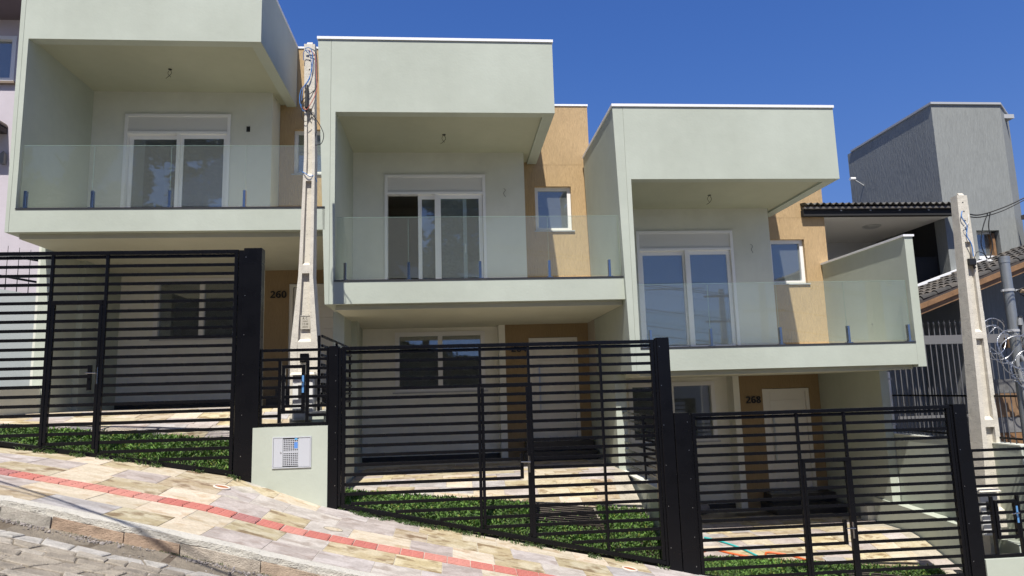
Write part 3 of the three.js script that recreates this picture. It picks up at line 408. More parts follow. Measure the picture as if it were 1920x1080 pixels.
const pole2 = pole({ x: 10.38, z: 1.3, y0: -4.95, y1: 1.02, w: [[-5, 0.46], [-3.9, 0.40], [-2.9, 0.30], [-1.84, 0.26], [-0.31, 0.22], [1.1, 0.17]], c: [[-5, 10.34], [-2.9, 10.385], [-1.84, 10.41], [-0.31, 10.435], [1.1, 10.45]], solid: [[-4.95, -3.9], [-2.66, -2.55], [-1.3, -1.2], [0.25, 1.02]], holes: [0.45, 0.6, 0.75, 0.9],
  label: 'concrete utility pole rising beside the end wall of the right house' });
{ // stamped plate
  const c = document.createElement('canvas'); c.width = 128; c.height = 128; const k = c.getContext('2d'); k.fillStyle = '#ffffff'; k.fillRect(0, 0, 128, 128); k.fillStyle = '#6d665a'; k.textAlign = 'center';
  k.font = 'bold 34px sans-serif'; k.fillText('A. C.', 64, 34); k.font = 'bold 18px sans-serif'; k.fillText('PADRAO', 64, 58); k.font = 'bold 32px sans-serif'; k.fillText('7.5 M', 64, 90); k.font = 'bold 20px sans-serif'; k.fillText('200DAN', 64, 114);
  const t = new THREE.CanvasTexture(c); t.colorSpace = THREE.SRGBColorSpace; const g = new THREE.BoxGeometry(0.135, 0.19, 0.004); g.translate(-0.012, 1.48, 0.094);
  mesh('stamped_plate', g, M(0.47, 0.44, 0.37, { map: t, roughness: 0.95 }), pole1.P, 'cast plate reading A.C. 7.5 M');
  mesh('plate_rim', [bx(-0.085, 0.062, 1.576, 1.584, 0.085, 0.102)], mat.concrete, pole1.P);
}
// electric meters on the pole feet
function meterBox(x, y, z, label) { const B = thing('meter_box', label, 'electric meter', [x, y, z], 'electric meters at the pole feet'), ad = (n, g, m) => mesh(n, g, m, B);
  ad('case', [post(-0.14, 0.14, 0, 0.62, 0, 0.14, 0.01)], M(0.75, 0.75, 0.73, { roughness: 0.4 })); ad('dial_window', bx(-0.06, 0.08, 0.3, 0.48, 0.1405, 0.15), mat.void); ad('switch_cover', bx(-0.02, 0.09, 0.1, 0.22, 0.1405, 0.155), mat.grey); ad('hood', [hexa(ring(-0.17, 0.17, 0.622, -0.01, 0.2), ring(-0.15, 0.15, 0.66, -0.01, 0.15))], mat.concrete); ad('label_plate', bx(-0.1, 0.02, 0.03, 0.07, 0.1405, 0.146), mat.white); }
meterBox(0.10, -2.22, 1.47, 'grey electric meter box at the foot of the left pole'); meterBox(10.06, -4.2, 1.5, 'grey electric meter box at the foot of the right pole');
// black clamp band and cable loops on the left pole
mesh('band', [bx(-0.065, 0.06, 0.90, 1.03, 0.155, 0.166)], mat.black, pole1.P);
const wireM = { blue: M(0.06, 0.20, 0.50, { roughness: 0.45 }), red: M(0.50, 0.12, 0.08, { roughness: 0.45 }), black: mat.rubber, white: M(0.7, 0.7, 0.68) };
const cable = (label, pts, r, m, n = 60) => { const p = pts[0], o = mesh('cable', shift(tube(pts, r, n, 6), p), m); o.position.set(...p); return tag(o, label, 'cable'); };
cable('blue cable looping down the top of the left pole', [[0.07, 3.30, 1.40], [0.02, 3.36, 1.43], [0.09, 3.38, 1.43], [0.13, 3.30, 1.43], [0.13, 3.05, 1.42], [0.07, 2.85, 1.42], [-0.03, 2.68, 1.43], [-0.04, 2.48, 1.43], [0.02, 2.36, 1.42], [0.07, 2.45, 1.41]], 0.0065, wireM.blue);
cable('second blue cable bent over the top of the left pole, ends frayed', [[0.0, 3.18, 1.42], [0.01, 3.31, 1.44], [0.07, 3.33, 1.45], [0.11, 3.2, 1.43], [0.10, 2.9, 1.42], [0.0, 2.7, 1.42], [-0.02, 2.45, 1.42]], 0.005, wireM.blue);
cable('red cable hanging in a long loop beside the left pole', [[0.08, 3.34, 1.43], [0.16, 3.28, 1.42], [0.19, 2.95, 1.40], [0.20, 2.72, 1.40], [0.12, 2.48, 1.43], [0.05, 2.38, 1.43], [0.0, 2.42, 1.43]], 0.0055, wireM.red);
cable('black cable hanging in a wide loop off the right side of the left pole', [[0.08, 3.38, 1.43], [0.17, 3.33, 1.41], [0.2, 3.05, 1.38], [0.18, 2.75, 1.38], [0.06, 2.6, 1.43], [-0.02, 2.5, 1.43], [0.05, 2.42, 1.43], [0.19, 2.25, 1.42], [0.31, 2.0, 1.40], [0.27, 1.86, 1.39], [0.18, 1.85, 1.36]], 0.006, wireM.black);
cable('short black cable curled under the clamp of the left pole', [[0.05, 2.56, 1.42], [-0.02, 2.35, 1.43], [0.03, 2.2, 1.43], [0.12, 2.25, 1.42], [0.15, 2.35, 1.42], [0.2, 2.1, 1.4], [0.17, 1.95, 1.36]], 0.005, wireM.black);
{ const c = thing('cable_clamp', 'black cable clamp near the top of the left pole', 'clamp', [0.055, 2.42, 1.40]); mesh('body', [post(-0.02, 0.025, 0, 0.3, -0.01, 0.045, 0.008), cyl([0, 0.3, 0.018], [0, 0.36, 0.018], 0.03, 0.02), cyl([0, 0.02, 0.018], [0, -0.07, 0.018], 0.018, 0.01)], mat.rubber, c); }
cable('thin blue cord tied across the middle of the left pole', [[0.0, 1.42, 1.40], [0.06, 1.38, 1.44], [0.12, 1.34, 1.43], [0.17, 1.36, 1.40], [0.21, 1.28, 1.34]], 0.006, wireM.blue, 24);
// right pole wiring and the overhead line to the right
cable('blue cable running down the front of the right pole', [[10.40, 0.75, 1.40], [10.36, 0.66, 1.42], [10.44, 0.5, 1.41], [10.42, 0.34, 1.41], [10.47, 0.2, 1.42], [10.47, 0.0, 1.43]], 0.008, wireM.blue);
cable('thin pale wire crossing near the top of the right pole', [[10.53, 0.78, 1.36], [10.47, 0.55, 1.41], [10.38, 0.47, 1.41], [10.42, 0.38, 1.41]], 0.005, wireM.white, 24);
cable('black overhead line leaving the right pole to the right', [[10.53, 0.72, 1.34], [10.72, 0.70, 1.33], [11.1, 0.80, 1.4], [11.6, 1.02, 1.5], [12.6, 1.5, 1.7]], 0.011, wireM.black);
cable('second black overhead line sagging below the first', [[10.53, 0.69, 1.30], [10.75, 0.67, 1.3], [11.1, 0.75, 1.35], [11.6, 0.98, 1.44], [12.6, 1.42, 1.6]], 0.009, wireM.black);
cable('black drop wire hanging from the overhead line by the grey tower', [[10.88, 0.72, 1.34], [10.78, 0.50, 1.33], [10.72, 0.22, 1.32], [10.78, -0.02, 1.32]], 0.008, wireM.black, 24);
cable('second black drop wire beside the first', [[10.92, 0.74, 1.35], [10.87, 0.5, 1.34], [10.9, 0.2, 1.33], [10.83, -0.02, 1.33]], 0.008, wireM.black, 24);
cable('grey wire arching from the right pole to the drop wires', [[10.50, -0.04, 1.4], [10.58, 0.08, 1.38], [10.7, 0.06, 1.36], [10.8, -0.04, 1.34]], 0.006, wireM.black, 24);
{ const c = thing('cable_clamp', 'black junction clamp on the front of the right pole', 'clamp', [10.44, -0.14, 1.38]); mesh('body', [chamfer(-0.05, 0.06, 0, 0.11, 0, 0.06, 0.012), cyl([0.03, 0, 0.03], [0.05, -0.05, 0.03], 0.02)], mat.rubber, c); }
{ const c = thing('wire_splice', 'small white wire connector between the pole and the tower', 'connector', [10.80, -0.05, 1.33]); mesh('body', [chamfer(-0.03, 0.04, -0.02, 0.02, -0.015, 0.015, 0.006), cyl([0.04, 0, 0], [0.07, -0.01, 0], 0.008)], wireM.white, c); }

// ------------------------------------------------------------------ grey house on the right
{
  const N = thing('grey_house', 'dark grey house on the right with a textured tower and tiled roofs', 'house', [13.4, -6, -3]), P = [13.4, -6, -3];
  const ad = (n, g, m, par = N, l) => mesh(n, (Array.isArray(g) ? g : [g]).map((q) => shift(q, P)), m, par, l);
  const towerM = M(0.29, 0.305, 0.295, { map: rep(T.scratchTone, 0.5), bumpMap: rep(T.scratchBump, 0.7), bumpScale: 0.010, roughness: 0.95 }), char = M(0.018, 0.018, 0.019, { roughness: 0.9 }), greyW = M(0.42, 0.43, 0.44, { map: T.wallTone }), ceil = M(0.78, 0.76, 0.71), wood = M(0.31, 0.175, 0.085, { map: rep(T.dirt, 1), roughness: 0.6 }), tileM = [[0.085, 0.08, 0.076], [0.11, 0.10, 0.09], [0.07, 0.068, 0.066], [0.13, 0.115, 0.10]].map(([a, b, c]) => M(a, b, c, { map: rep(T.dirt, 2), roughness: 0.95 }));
  const yb = -6, yt = 4.46;
  const x0 = 13.47, x1 = 15.2, [u0, u1, v0, v1] = [14.2, 14.76, 0.80, 1.43];
  ad('tower_front', [bx(x0, u0, yb, yt, -3.35, -3), bx(u1, x1, yb, yt, -3.35, -3), bx(u0, u1, yb, v0, -3.35, -3), bx(u0, u1, v1, yt, -3.35, -3)], towerM);
  ad('tower_side', [bx(x0, x0 + 0.25, 1.9, yt, -6.25, -3.352), hexa([[x1, yb, -3], [x1 + 0.80, yb, -3.70], [x1 + 0.60, yb, -3.95], [x1, yb, -3.34]], [[x1, yt, -3], [x1 + 0.80, yt, -3.70], [x1 + 0.60, yt, -3.95], [x1, yt, -3.34]]), bx(x1 + 0.55, x1 + 0.79, yb, yt, -7, -3.96), bx(x0, x1 + 0.7, yb, yt, -6.5, -6.26)], towerM);
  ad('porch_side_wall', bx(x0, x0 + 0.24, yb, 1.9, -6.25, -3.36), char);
  ad('tower_coping', [bx(x0 - 0.03, x1, yt, yt + 0.05, -3.4, -2.96), bx(x0 - 0.03, x0 + 0.27, yt, yt + 0.05, -6.3, -3.4), hexa([[x1, yt, -2.96], [x1 + 0.80, yt, -3.67], [x1 + 0.7, yt, -3.75], [x1, yt, -3.4]], [[x1, yt + 0.05, -2.96], [x1 + 0.80, yt + 0.05, -3.67], [x1 + 0.7, yt + 0.05, -3.75], [x1, yt + 0.05, -3.4]])], mat.grey);
  ad('tower_roof', bx(x0 + 0.2, x1 + 0.6, yt - 0.2, yt - 0.1, -6.2, -3.3), mat.grey);
  const tw = sub('window', N); ad('frame', [bx(u0, u1, v0, v0 + 0.05, -3.25, -3.1), bx(u0, u0 + 0.045, v0 + 0.05, v1, -3.25, -3.18), bx(u0 + 0.045, u1 - 0.045, v1 - 0.045, v1, -3.25, -3.18)], mat.white, tw); ad('shutter', bx(u1 - 0.1, u1 - 0.04, v0 + 0.05, v1 - 0.05, -3.28, -3.1), wood, tw); ad('pane', bx(u0 + 0.045, u1 - 0.1, v0 + 0.05, v1 - 0.045, -3.23, -3.22), mat.paneWindow, tw); ad('sill', bx(u0 - 0.04, u1 + 0.04, v0 - 0.04, v0 - 0.002, -3.2, -2.95), mat.whiteMetal, tw); ad('backing', bx(u0 - 0.1, u1 + 0.1, v0 - 0.1, v1 + 0.1, -4.4, -4.3), char, tw);
  // porch: corrugated roof, dark beam, ceiling with round lamp, back wall with a dark window
  const ny = 90, roof = new THREE.PlaneGeometry(1, 1, ny * 2, 6), rp = roof.attributes.position;
  for (let i = 0; i < rp.count; i++) { const u = rp.getX(i) + 0.5, v = 0.5 - rp.getY(i), x = lerp(9.9, 13.62, u), z = lerp(-5.9, -2.5, v); rp.setXYZ(i, (z < -2.97 && x > 13.46) ? 13.46 : x, 2.52 - (z + 5.9) * 0.168 + 0.026 * Math.sin(x * Math.PI * 2 / 0.145), z); }
  const r2 = roof.clone(); r2.translate(0, -0.012, 0); roof.computeVertexNormals(); r2.computeVertexNormals(); ad('porch_roof', [roof, r2], M(0.15, 0.145, 0.135, { map: rep(T.dirt, 1.2), roughness: 1 }));
  ad('gutter', [bx(9.9, 13.55, 1.845, 1.89, -2.62, -2.54)], M(0.12, 0.11, 0.10)); ad('porch_beam', [bx(9.9, 13.55, 1.70, 1.84, -2.75, -2.6)], char); for (let k = 0; k < 4; k++) ad('bracket', bx(10.75 + k * 0.68, 10.78 + k * 0.68, 1.80, 1.83, -2.6, -2.585), mat.grey);
  ad('porch_bounce_slab', bx(9.9, 13.465, -0.85, -0.75, -5.6, -2.98), mat.floorTile);  // floor slab added to bounce sunlight up to the porch ceiling
  ad('porch_ceiling', bx(9.9, 13.465, 1.72, 1.78, -5.6, -2.76), ceil);
  ad('porch_wall', [bx(9.9, 13.465, 0.9, 1.72, -5.8, -5.6), bx(9.9, 11.4, -6, 0.9, -5.8, -5.6), bx(12.95, 13.465, -6, 0.9, -5.8, -5.6)], M(0.68, 0.68, 0.67)); ad('porch_opening', [bx(11.4, 12.95, -1, 0.9, -5.85, -5.75), bx(11.4, 11.47, -1, 0.895, -5.74, -5.66), bx(12.1, 12.16, -1, 0.895, -5.74, -5.66)], char);
  const lp = new THREE.SphereGeometry(0.19, 24, 10, 0, Math.PI * 2, 0, Math.PI / 2); lp.rotateX(Math.PI); lp.scale(1, 0.35, 1); lp.translate(12.15, 1.715, -3.7); ad('ceiling_lamp', [lp, cyl([12.15, 1.72, -3.7], [12.15, 1.70, -3.7], 0.205, 0.205, 28)], M(0.45, 0.45, 0.43, { roughness: 0.3 }));
  // lower tiled roof: slopes down to the left, seen across its surface from below its ridge
  const sl = 0.352, ry = (x) => -0.44 + (x - 11.23) * sl, TR = sub('tile_roof', N);
  const tg = (() => { const s = new THREE.CylinderGeometry(0.088, 0.105, 0.36, 10, 1, true, -Math.PI / 2, Math.PI); s.rotateZ(-Math.PI / 2); s.rotateX(Math.PI / 2 - Math.PI / 2); return s; })();
  const one = (() => { const pos = [], n = 7, W = 0.2, Lg = 0.37; const row = (x, r) => Array.from({ length: n }, (_, k) => { const a = Math.PI * k / (n - 1); return [x, r * 0.72 * Math.sin(a), -r * Math.cos(a)]; }); const A = row(0, 0.098), B = row(Lg, 0.082), C = row(0, 0.082), q = (a, b, c, d) => pos.push(...a, ...b, ...c, ...a, ...c, ...d); for (let k = 0; k < n - 1; k++) { q(A[k], A[k + 1], B[k + 1], B[k]); q(C[k], C[k + 1], A[k + 1], A[k]); } const g = new THREE.BufferGeometry(); g.setAttribute('position', new THREE.Float32BufferAttribute(pos, 3)); g.computeVertexNormals(); return boxUV(g); })();
  for (let i = 0; i < 14; i++) for (let j = 0; j < 10; j++) { const x = 11.02 + i * 0.30, z = -1.12 - j * 0.195 + rr(-0.008, 0.008); const o = new THREE.Mesh(one, tileM[Math.floor(rnd() * 4)]); o.name = 'roof_tile'; o.castShadow = o.receiveShadow = true; o.position.set(x - P[0] + rr(-0.01, 0.01), ry(x) + 0.045 - P[1], z - P[2]); o.rotation.z = Math.atan(sl) - 0.05; TR.add(o); }
  ad('roof_deck', hexa([[10.95, ry(10.95) - 0.03, -1.04], [15.3, ry(15.3) - 0.03, -1.04], [15.3, ry(15.3) - 0.03, -2.98], [10.95, ry(10.95) - 0.03, -2.98]], [[10.95, ry(10.95) + 0.035, -1.04], [15.3, ry(15.3) + 0.035, -1.04], [15.3, ry(15.3) + 0.035, -2.98], [10.95, ry(10.95) + 0.035, -2.98]]), M(0.06, 0.05, 0.045), TR);
  for (const [dy, dz, h] of [[-0.125, 0.0, 0.10], [-0.235, -0.05, 0.10]]) ad('fascia_board', hexa([[11.0, ry(11.0) + dy, -1.0 + dz], [15.3, ry(15.3) + dy, -1.0 + dz], [15.3, ry(15.3) + dy, -1.035 + dz], [11.0, ry(11.0) + dy, -1.035 + dz]], [[11.0, ry(11.0) + dy + h, -1.0 + dz], [15.3, ry(15.3) + dy + h, -1.0 + dz], [15.3, ry(15.3) + dy + h, -1.035 + dz], [11.0, ry(11.0) + dy + h, -1.035 + dz]]), wood);
  ad('flashing', hexa([[11.9, ry(11.9) - 0.05, -2.9], [14.45, ry(14.45) - 0.03, -2.9], [14.45, ry(14.45) - 0.03, -2.99], [11.9, ry(11.9) - 0.05, -2.99]], [[11.9, ry(11.9) + 0.17, -2.9], [14.45, ry(14.45) + 0.13, -2.9], [14.45, ry(14.45) + 0.13, -2.99], [11.9, ry(11.9) + 0.17, -2.99]]), mat.whiteMetal);
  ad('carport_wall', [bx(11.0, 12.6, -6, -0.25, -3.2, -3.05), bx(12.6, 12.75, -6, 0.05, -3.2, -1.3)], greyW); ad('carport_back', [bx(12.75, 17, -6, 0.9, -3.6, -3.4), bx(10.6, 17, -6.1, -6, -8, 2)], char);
  ad('carport_beam', bx(13.0, 15.5, -1.35, -1.15, -1.25, -1.1), M(0.10, 0.06, 0.03));
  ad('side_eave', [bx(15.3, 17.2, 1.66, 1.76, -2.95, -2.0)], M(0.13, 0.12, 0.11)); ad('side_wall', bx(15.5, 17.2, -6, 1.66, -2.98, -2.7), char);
}
{ // gate of plank boards and low masonry seen through the bars at the far right
  const p = [12.9, -4.6, -0.3], W = thing('plank_wall', 'wall of rusty stacked planks and grey blocks behind the right pole', 'wall', p), ms = [M(0.20, 0.20, 0.20, { map: rep(T.dirt, 2) }), M(0.30, 0.16, 0.07, { map: rep(T.dirt, 2) }), M(0.24, 0.24, 0.24, { map: rep(T.dirt, 2) }), M(0.28, 0.17, 0.09, { map: rep(T.dirt, 2) }), M(0.19, 0.19, 0.19, { map: rep(T.dirt, 2) })];
  [[0, 0.9], [0.91, 1.35], [1.36, 1.62], [1.63, 2.05], [2.06, 2.3]].forEach(([a, b], k) => mesh(k % 2 ? 'plank' : 'block_course', bx(-1.2, 1.6, a + 0.35, b + 0.35, -0.06, 0.06), ms[k], W));
}
{ // floodlight / camera on the tower
  const c = thing('security_camera', 'small white camera on a bracket at the left edge of the grey tower', 'camera', [13.3, 3.42, -5.9]); mesh('body', [chamfer(-0.2, -0.06, 0.1, 0.18, -0.05, 0.05, 0.02)], mat.white, c); mesh('bracket', [tube([[0.17, -0.05, 0], [0.02, 0.05, 0], [-0.1, 0.12, 0]], 0.018, 12, 6)], mat.grey, c);
}
// ------------------------------------------------------------------ side wall of the right lot, spiked fences, razor wire, mast
{
  const p = [10.55, -6, 0], W = thing('boundary_wall', 'tall pale green wall along the right side of the lot of house 268', 'wall', p);
  mesh('masonry', [shift(bx(10.45, 10.62, -6, -2.92, -3.9, 1.9), p)], mat.sage, W); mesh('wall_cap', shift(bx(10.44, 10.63, -2.92, -2.90, -3.9, 1.9), p), mat.pale, W);
  const q = [10.3, -5.6, 0], L = thing('plinth_wall', 'low plinth wall with a sunlit top along the right side of the lower driveway', 'wall', q); mesh('masonry', [shift(hexa(ring(10.24, 10.448, -5.6, -1.6, 1.88), ring(10.24, 10.448, 0, -1.6, 1.88).map(([x, , z]) => [x, z < 0 ? -4.12 : -4.30, z])), q)], mat.sage, L); mesh('end_block', shift(bx(10.1, 10.26, -5, -4.28, -1.85, -1.61), q), mat.pale, L);
  const f = [10.53, -2.9, 0], F = thing('spiked_fence', 'low fence of close-set spiked bars on top of the boundary wall at right', 'fence', f), bar = merge([cyl([0, 0, 0], [0, 0.78, 0], 0.008, 0.008, 6), cyl([0, 0.78, 0], [0, 0.86, 0], 0.009, 0.001, 6)]), barM = M(0.16, 0.16, 0.165, { roughness: 0.5, metalness: 0.4 });
  for (let k = 0; k < 50; k++) { const b = mesh('bar', bar, barM, F); b.position.set(0, 0, -3.8 + k * 0.113); } mesh('rail', [bx(-0.012, 0.012, 0.69, 0.72, -3.9, 1.85), bx(-0.012, 0.012, 0.06, 0.09, -3.9, 1.85)], mat.black, F);
  const g = [11.9, -2.7, -1.2], G = thing('spiked_gate', 'tall spiked gate with bent bar tips between the right house and the right pole', 'gate', g), m2 = M(0.20, 0.20, 0.205, { roughness: 0.45, metalness: 0.4 });
  const tall = merge([cyl([0, 0, 0], [0, 1.72, 0], 0.011, 0.011, 6), tube([[0, 1.68, 0], [0, 1.80, 0.01], [-0.03, 1.86, 0.06], [-0.09, 1.87, 0.10]], 0.009, 8, 5), cyl([0, 1.72, 0], [0.0, 1.93, 0], 0.009, 0.002, 6)]);
  for (let k = 0; k < 26; k++) { const b = mesh('bar', tall, m2, G); b.position.set(-1.55 + k * 0.112, 0, 0); } mesh('rail', [bx(-1.6, 1.35, 1.46, 1.63, -0.012, 0.012), bx(-1.6, 1.35, 0.05, 0.1, -0.012, 0.012)], M(0.15, 0.15, 0.155), G);
  const col = thing('gate_column', 'grey column and dark plank behind the spiked bars under the right balcony', 'column', [10.95, -6, -2.6]); mesh('shaft', [post(-0.12, 0.22, 0, 4.6, -0.1, 0.12)], M(0.33, 0.31, 0.28, { map: T.wallTone }), col); mesh('plank', [post(-0.34, -0.16, 0, 4.7, -0.08, 0.06)], M(0.05, 0.03, 0.02), col);
  const dp = thing('downpipe', 'pale rain pipe at the corner under the right balcony', 'pipe', [10.47, -4, -1.1]); mesh('pipe', [cyl([0, 0, 0], [0, 2.25, 0], 0.035, 0.035, 14)], mat.white, dp); for (const y of [1.25, 2.1]) mesh('bracket', [bx(-0.045, 0.045, y, y + 0.03, -0.06, 0.042)], mat.grey, dp);
}
{ // razor wire
  const p = [11.4, -1.2, 0.6], R = thing('razor_wire', 'tangled coil of razor wire above the spiked bars at the right edge', 'razor wire', p), pts = [], pts2 = [], blades = [], m = M(0.55, 0.56, 0.57, { roughness: 0.3, metalness: 0.9 });
  const loop = (cx, cy, r, n, dz, k) => { const L = []; for (let i = 0; i <= n * 24; i++) { const a = i / 24 * Math.PI * 2 + k; L.push([cx + i / 24 * 0.09 + r * Math.cos(a) * (1 + 0.06 * Math.sin(3 * a)), cy - i / 24 * 0.10 + r * Math.sin(a), dz + 0.12 * Math.sin(a * 0.5 + k)]); } return L; };
  const coils = [loop(-0.18, 0.02, 0.27, 2, 0, 0.4), loop(0.05, -0.14, 0.30, 2.5, 0.1, 2.1), loop(0.30, -0.48, 0.27, 2.5, 0.05, 4.0), [[-0.3, 0.1, 0], [-0.05, 0.16, 0.02], [0.15, 0.02, 0], [0.28, -0.05, 0.05], [0.5, 0.02, 0.02]], [[-0.25, -0.2, 0.1], [0.0, -0.42, 0.1], [0.3, -0.66, 0.1], [0.6, -0.95, 0.1]]];
  coils.forEach((c, i) => mesh('coil', tube(c, 0.0075, c.length * 3, 5), m, R));
  const bg = merge([bx(-0.028, 0.028, -0.002, 0.002, -0.006, 0.006), bx(-0.024, -0.012, -0.012, 0.012, -0.003, 0.003), bx(0.012, 0.024, -0.012, 0.012, -0.003, 0.003)]);
  for (const c of coils) { const cv = new THREE.CatmullRomCurve3(c.map((q) => new THREE.Vector3(...q))), L = cv.getLength(); for (let s = 0.05; s < L; s += 0.1) { const q = cv.getPointAt(s / L), t = cv.getTangentAt(s / L), b = bg.clone(); b.applyQuaternion(new THREE.Quaternion().setFromUnitVectors(new THREE.Vector3(1, 0, 0), t)); b.translate(q.x, q.y, q.z); blades.push(b); } }
  mesh('barbs', blades, m, R).userData.kind = 'stuff';
}
{ // galvanised service mast
  const p = [11.80, -4.5, 0.5], S = thing('service_mast', 'galvanised electricity mast with grey cable pipes at the right edge', 'mast', p), z = 0; const m = M(0.42, 0.44, 0.44, { roughness: 0.45, metalness: 0.7, map: T.dust });
  mesh('pipe', [cyl([0, 0, 0], [-0.02, 4.55, 0], 0.083, 0.08, 20)], m, S); mesh('cap', [cyl([-0.02, 4.55, 0], [-0.02, 4.66, 0], 0.086, 0.086, 20)], m, S);
  for (const y of [4.05, 3.35, 2.5]) mesh('band', [cyl([-0.02, y, 0], [-0.02, y + 0.04, 0], 0.096, 0.096, 20), bx(-0.14, -0.09, y, y + 0.035, -0.02, 0.02), bx(0.08, 0.2, y, y + 0.03, -0.03, 0.05)], mat.grey, S);
  mesh('conduit', [tube([[0.13, 0, 0.06], [0.12, 2.0, 0.06], [0.10, 3.3, 0.06], [0.06, 3.62, 0.07], [0.03, 3.45, 0.1]], 0.036, 40, 10)], M(0.22, 0.23, 0.24, { roughness: 0.5 }), S); mesh('conduit', [tube([[-0.02, 1.6, 0.1], [-0.08, 2.6, 0.09], [-0.1, 2.85, 0.09], [-0.06, 2.95, 0.1], [-0.01, 2.85, 0.12]], 0.032, 30, 10)], M(0.25, 0.26, 0.27, { roughness: 0.5 }), S);
  mesh('wire_bundle', [tube([[0.1, 4.05, 0.05], [0.25, 4.1, 0.06], [0.4, 3.95, 0.06], [0.5, 4.2, 0.06]], 0.015, 24, 6), tube([[0.1, 3.5, 0.06], [0.22, 3.42, 0.1], [0.3, 3.2, 0.1], [0.45, 3.12, 0.1]], 0.012, 24, 6), tube([[0.08, 3.36, 0.06], [0.2, 3.3, 0.1], [0.34, 3.36, 0.1], [0.5, 3.28, 0.1]], 0.012, 24, 6), tube([[0.12, 4.0, 0.08], [0.3, 3.85, 0.1], [0.36, 3.5, 0.1], [0.5, 3.4, 0.1]], 0.01, 24, 6)], mat.rubber, S); mesh('insulator', [cyl([0.16, 4.05, 0.06], [0.26, 4.03, 0.06], 0.035, 0.03), cyl([0.2, 3.36, 0.08], [0.28, 3.34, 0.08], 0.03)], M(0.30, 0.22, 0.14), S);
}
// ------------------------------------------------------------------ pink house and fence on the left
{
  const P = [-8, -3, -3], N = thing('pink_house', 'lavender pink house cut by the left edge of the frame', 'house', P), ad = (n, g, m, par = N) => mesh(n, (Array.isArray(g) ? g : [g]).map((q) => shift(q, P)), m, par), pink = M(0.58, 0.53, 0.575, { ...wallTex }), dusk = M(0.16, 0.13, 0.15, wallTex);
  const [a, b, c, d] = [-8.2, -6.885, 4.80, 5.83];
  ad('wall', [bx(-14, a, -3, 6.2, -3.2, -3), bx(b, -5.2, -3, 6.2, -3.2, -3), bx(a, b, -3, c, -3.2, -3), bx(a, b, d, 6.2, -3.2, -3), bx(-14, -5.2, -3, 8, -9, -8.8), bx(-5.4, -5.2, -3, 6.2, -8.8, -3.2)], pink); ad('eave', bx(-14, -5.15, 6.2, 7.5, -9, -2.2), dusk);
  const w = sub('window', N); for (const [x0, x1] of [[a, -7.56], [-7.55, b]]) { ad('frame', [bx(x0, x0 + 0.08, c, d, -3.12, -2.98), bx(x1 - 0.08, x1, c, d, -3.12, -2.98), bx(x0 + 0.08, x1 - 0.08, d - 0.08, d, -3.12, -2.98), bx(x0 + 0.08, x1 - 0.08, c, c + 0.09, -3.12, -2.98)], mat.white, w); ad('pane', bx(x0 + 0.08, x1 - 0.08, c + 0.09, d - 0.08, -3.08, -3.07), mat.paneWindow, w); } ad('sill', bx(a - 0.05, b + 0.05, c - 0.05, c - 0.002, -3.1, -2.92), M(0.22, 0.17, 0.13), w);
  for (let k = 0; k < 4; k++) { const g = new THREE.CylinderGeometry(0.13, 0.13, 0.5, 12, 1, true, 0, Math.PI); g.rotateX(Math.PI / 2); g.rotateZ(Math.PI / 2); g.translate(-7.05 - k * 0.24, 3.78, -2.75); ad('roof_tile', g, M(0.10, 0.08, 0.07, { side: THREE.DoubleSide })); }
  ad('tile_backing', bx(-8.2, -6.93, 3.66, 3.76, -2.99, -2.5), M(0.05, 0.04, 0.04)); ad('lantern', [bx(-6.98, -6.90, 3.0, 3.22, -2.99, -2.9), cyl([-6.94, 3.22, -2.94], [-6.94, 3.28, -2.94], 0.05, 0.01)], M(0.2, 0.2, 0.2));
  const q = [-7, -3, -1.6], L = thing('side_wall', 'grey wall with slanted top between the pink house and house 260', 'wall', q); mesh('masonry', [shift(hexa(ring(-11, -5.12, -3, -1.75, -1.5), [[-11, 1.2, -1.5], [-5.12, 0.02, -1.5], [-5.12, 0.02, -1.75], [-11, 1.2, -1.75]]), q)], M(0.36, 0.39, 0.39, wallTex), L); mesh('pilaster', shift(post(-5.125, -5.05, -2.2, 1.0, -1.5, -1.2), q), mat.pale, L);
  const f = [-7, 0, -1.62], F = thing('spiked_fence', 'short spiked fence on the slanted wall beside house 260', 'fence', f), bar = cyl([0, 0, 0], [0, 1.02, 0], 0.009, 0.004, 6); for (let k = 0; k < 26; k++) { const x = -10 + k * 0.2 - 0.1, b = mesh('bar', bar, mat.black, F); b.position.set(x + 7, lerp(1.2, 0.02, (x + 11) / 5.88) - 0.2, 0); }
  for (const y of [0.22, 0.62]) mesh('rail', shift(hexa([[-11, 1.2 + y, -1.6], [-5.1, 0.02 + y, -1.6], [-5.1, 0.02 + y, -1.64], [-11, 1.2 + y, -1.64]], [[-11, 1.24 + y, -1.6], [-5.1, 0.06 + y, -1.6], [-5.1, 0.06 + y, -1.64], [-11, 1.24 + y, -1.64]]), f), mat.black, F);
  const lw = [-4.98, -2.3, 0], lo = thing('low_wall', 'low pale wall with a lit front end at the left of the upper driveway', 'wall', lw); mesh('masonry', [shift(bx(-5.08, -4.9, -2.5, -1.62, -1.9, 1.7), lw)], mat.pale, lo);
}
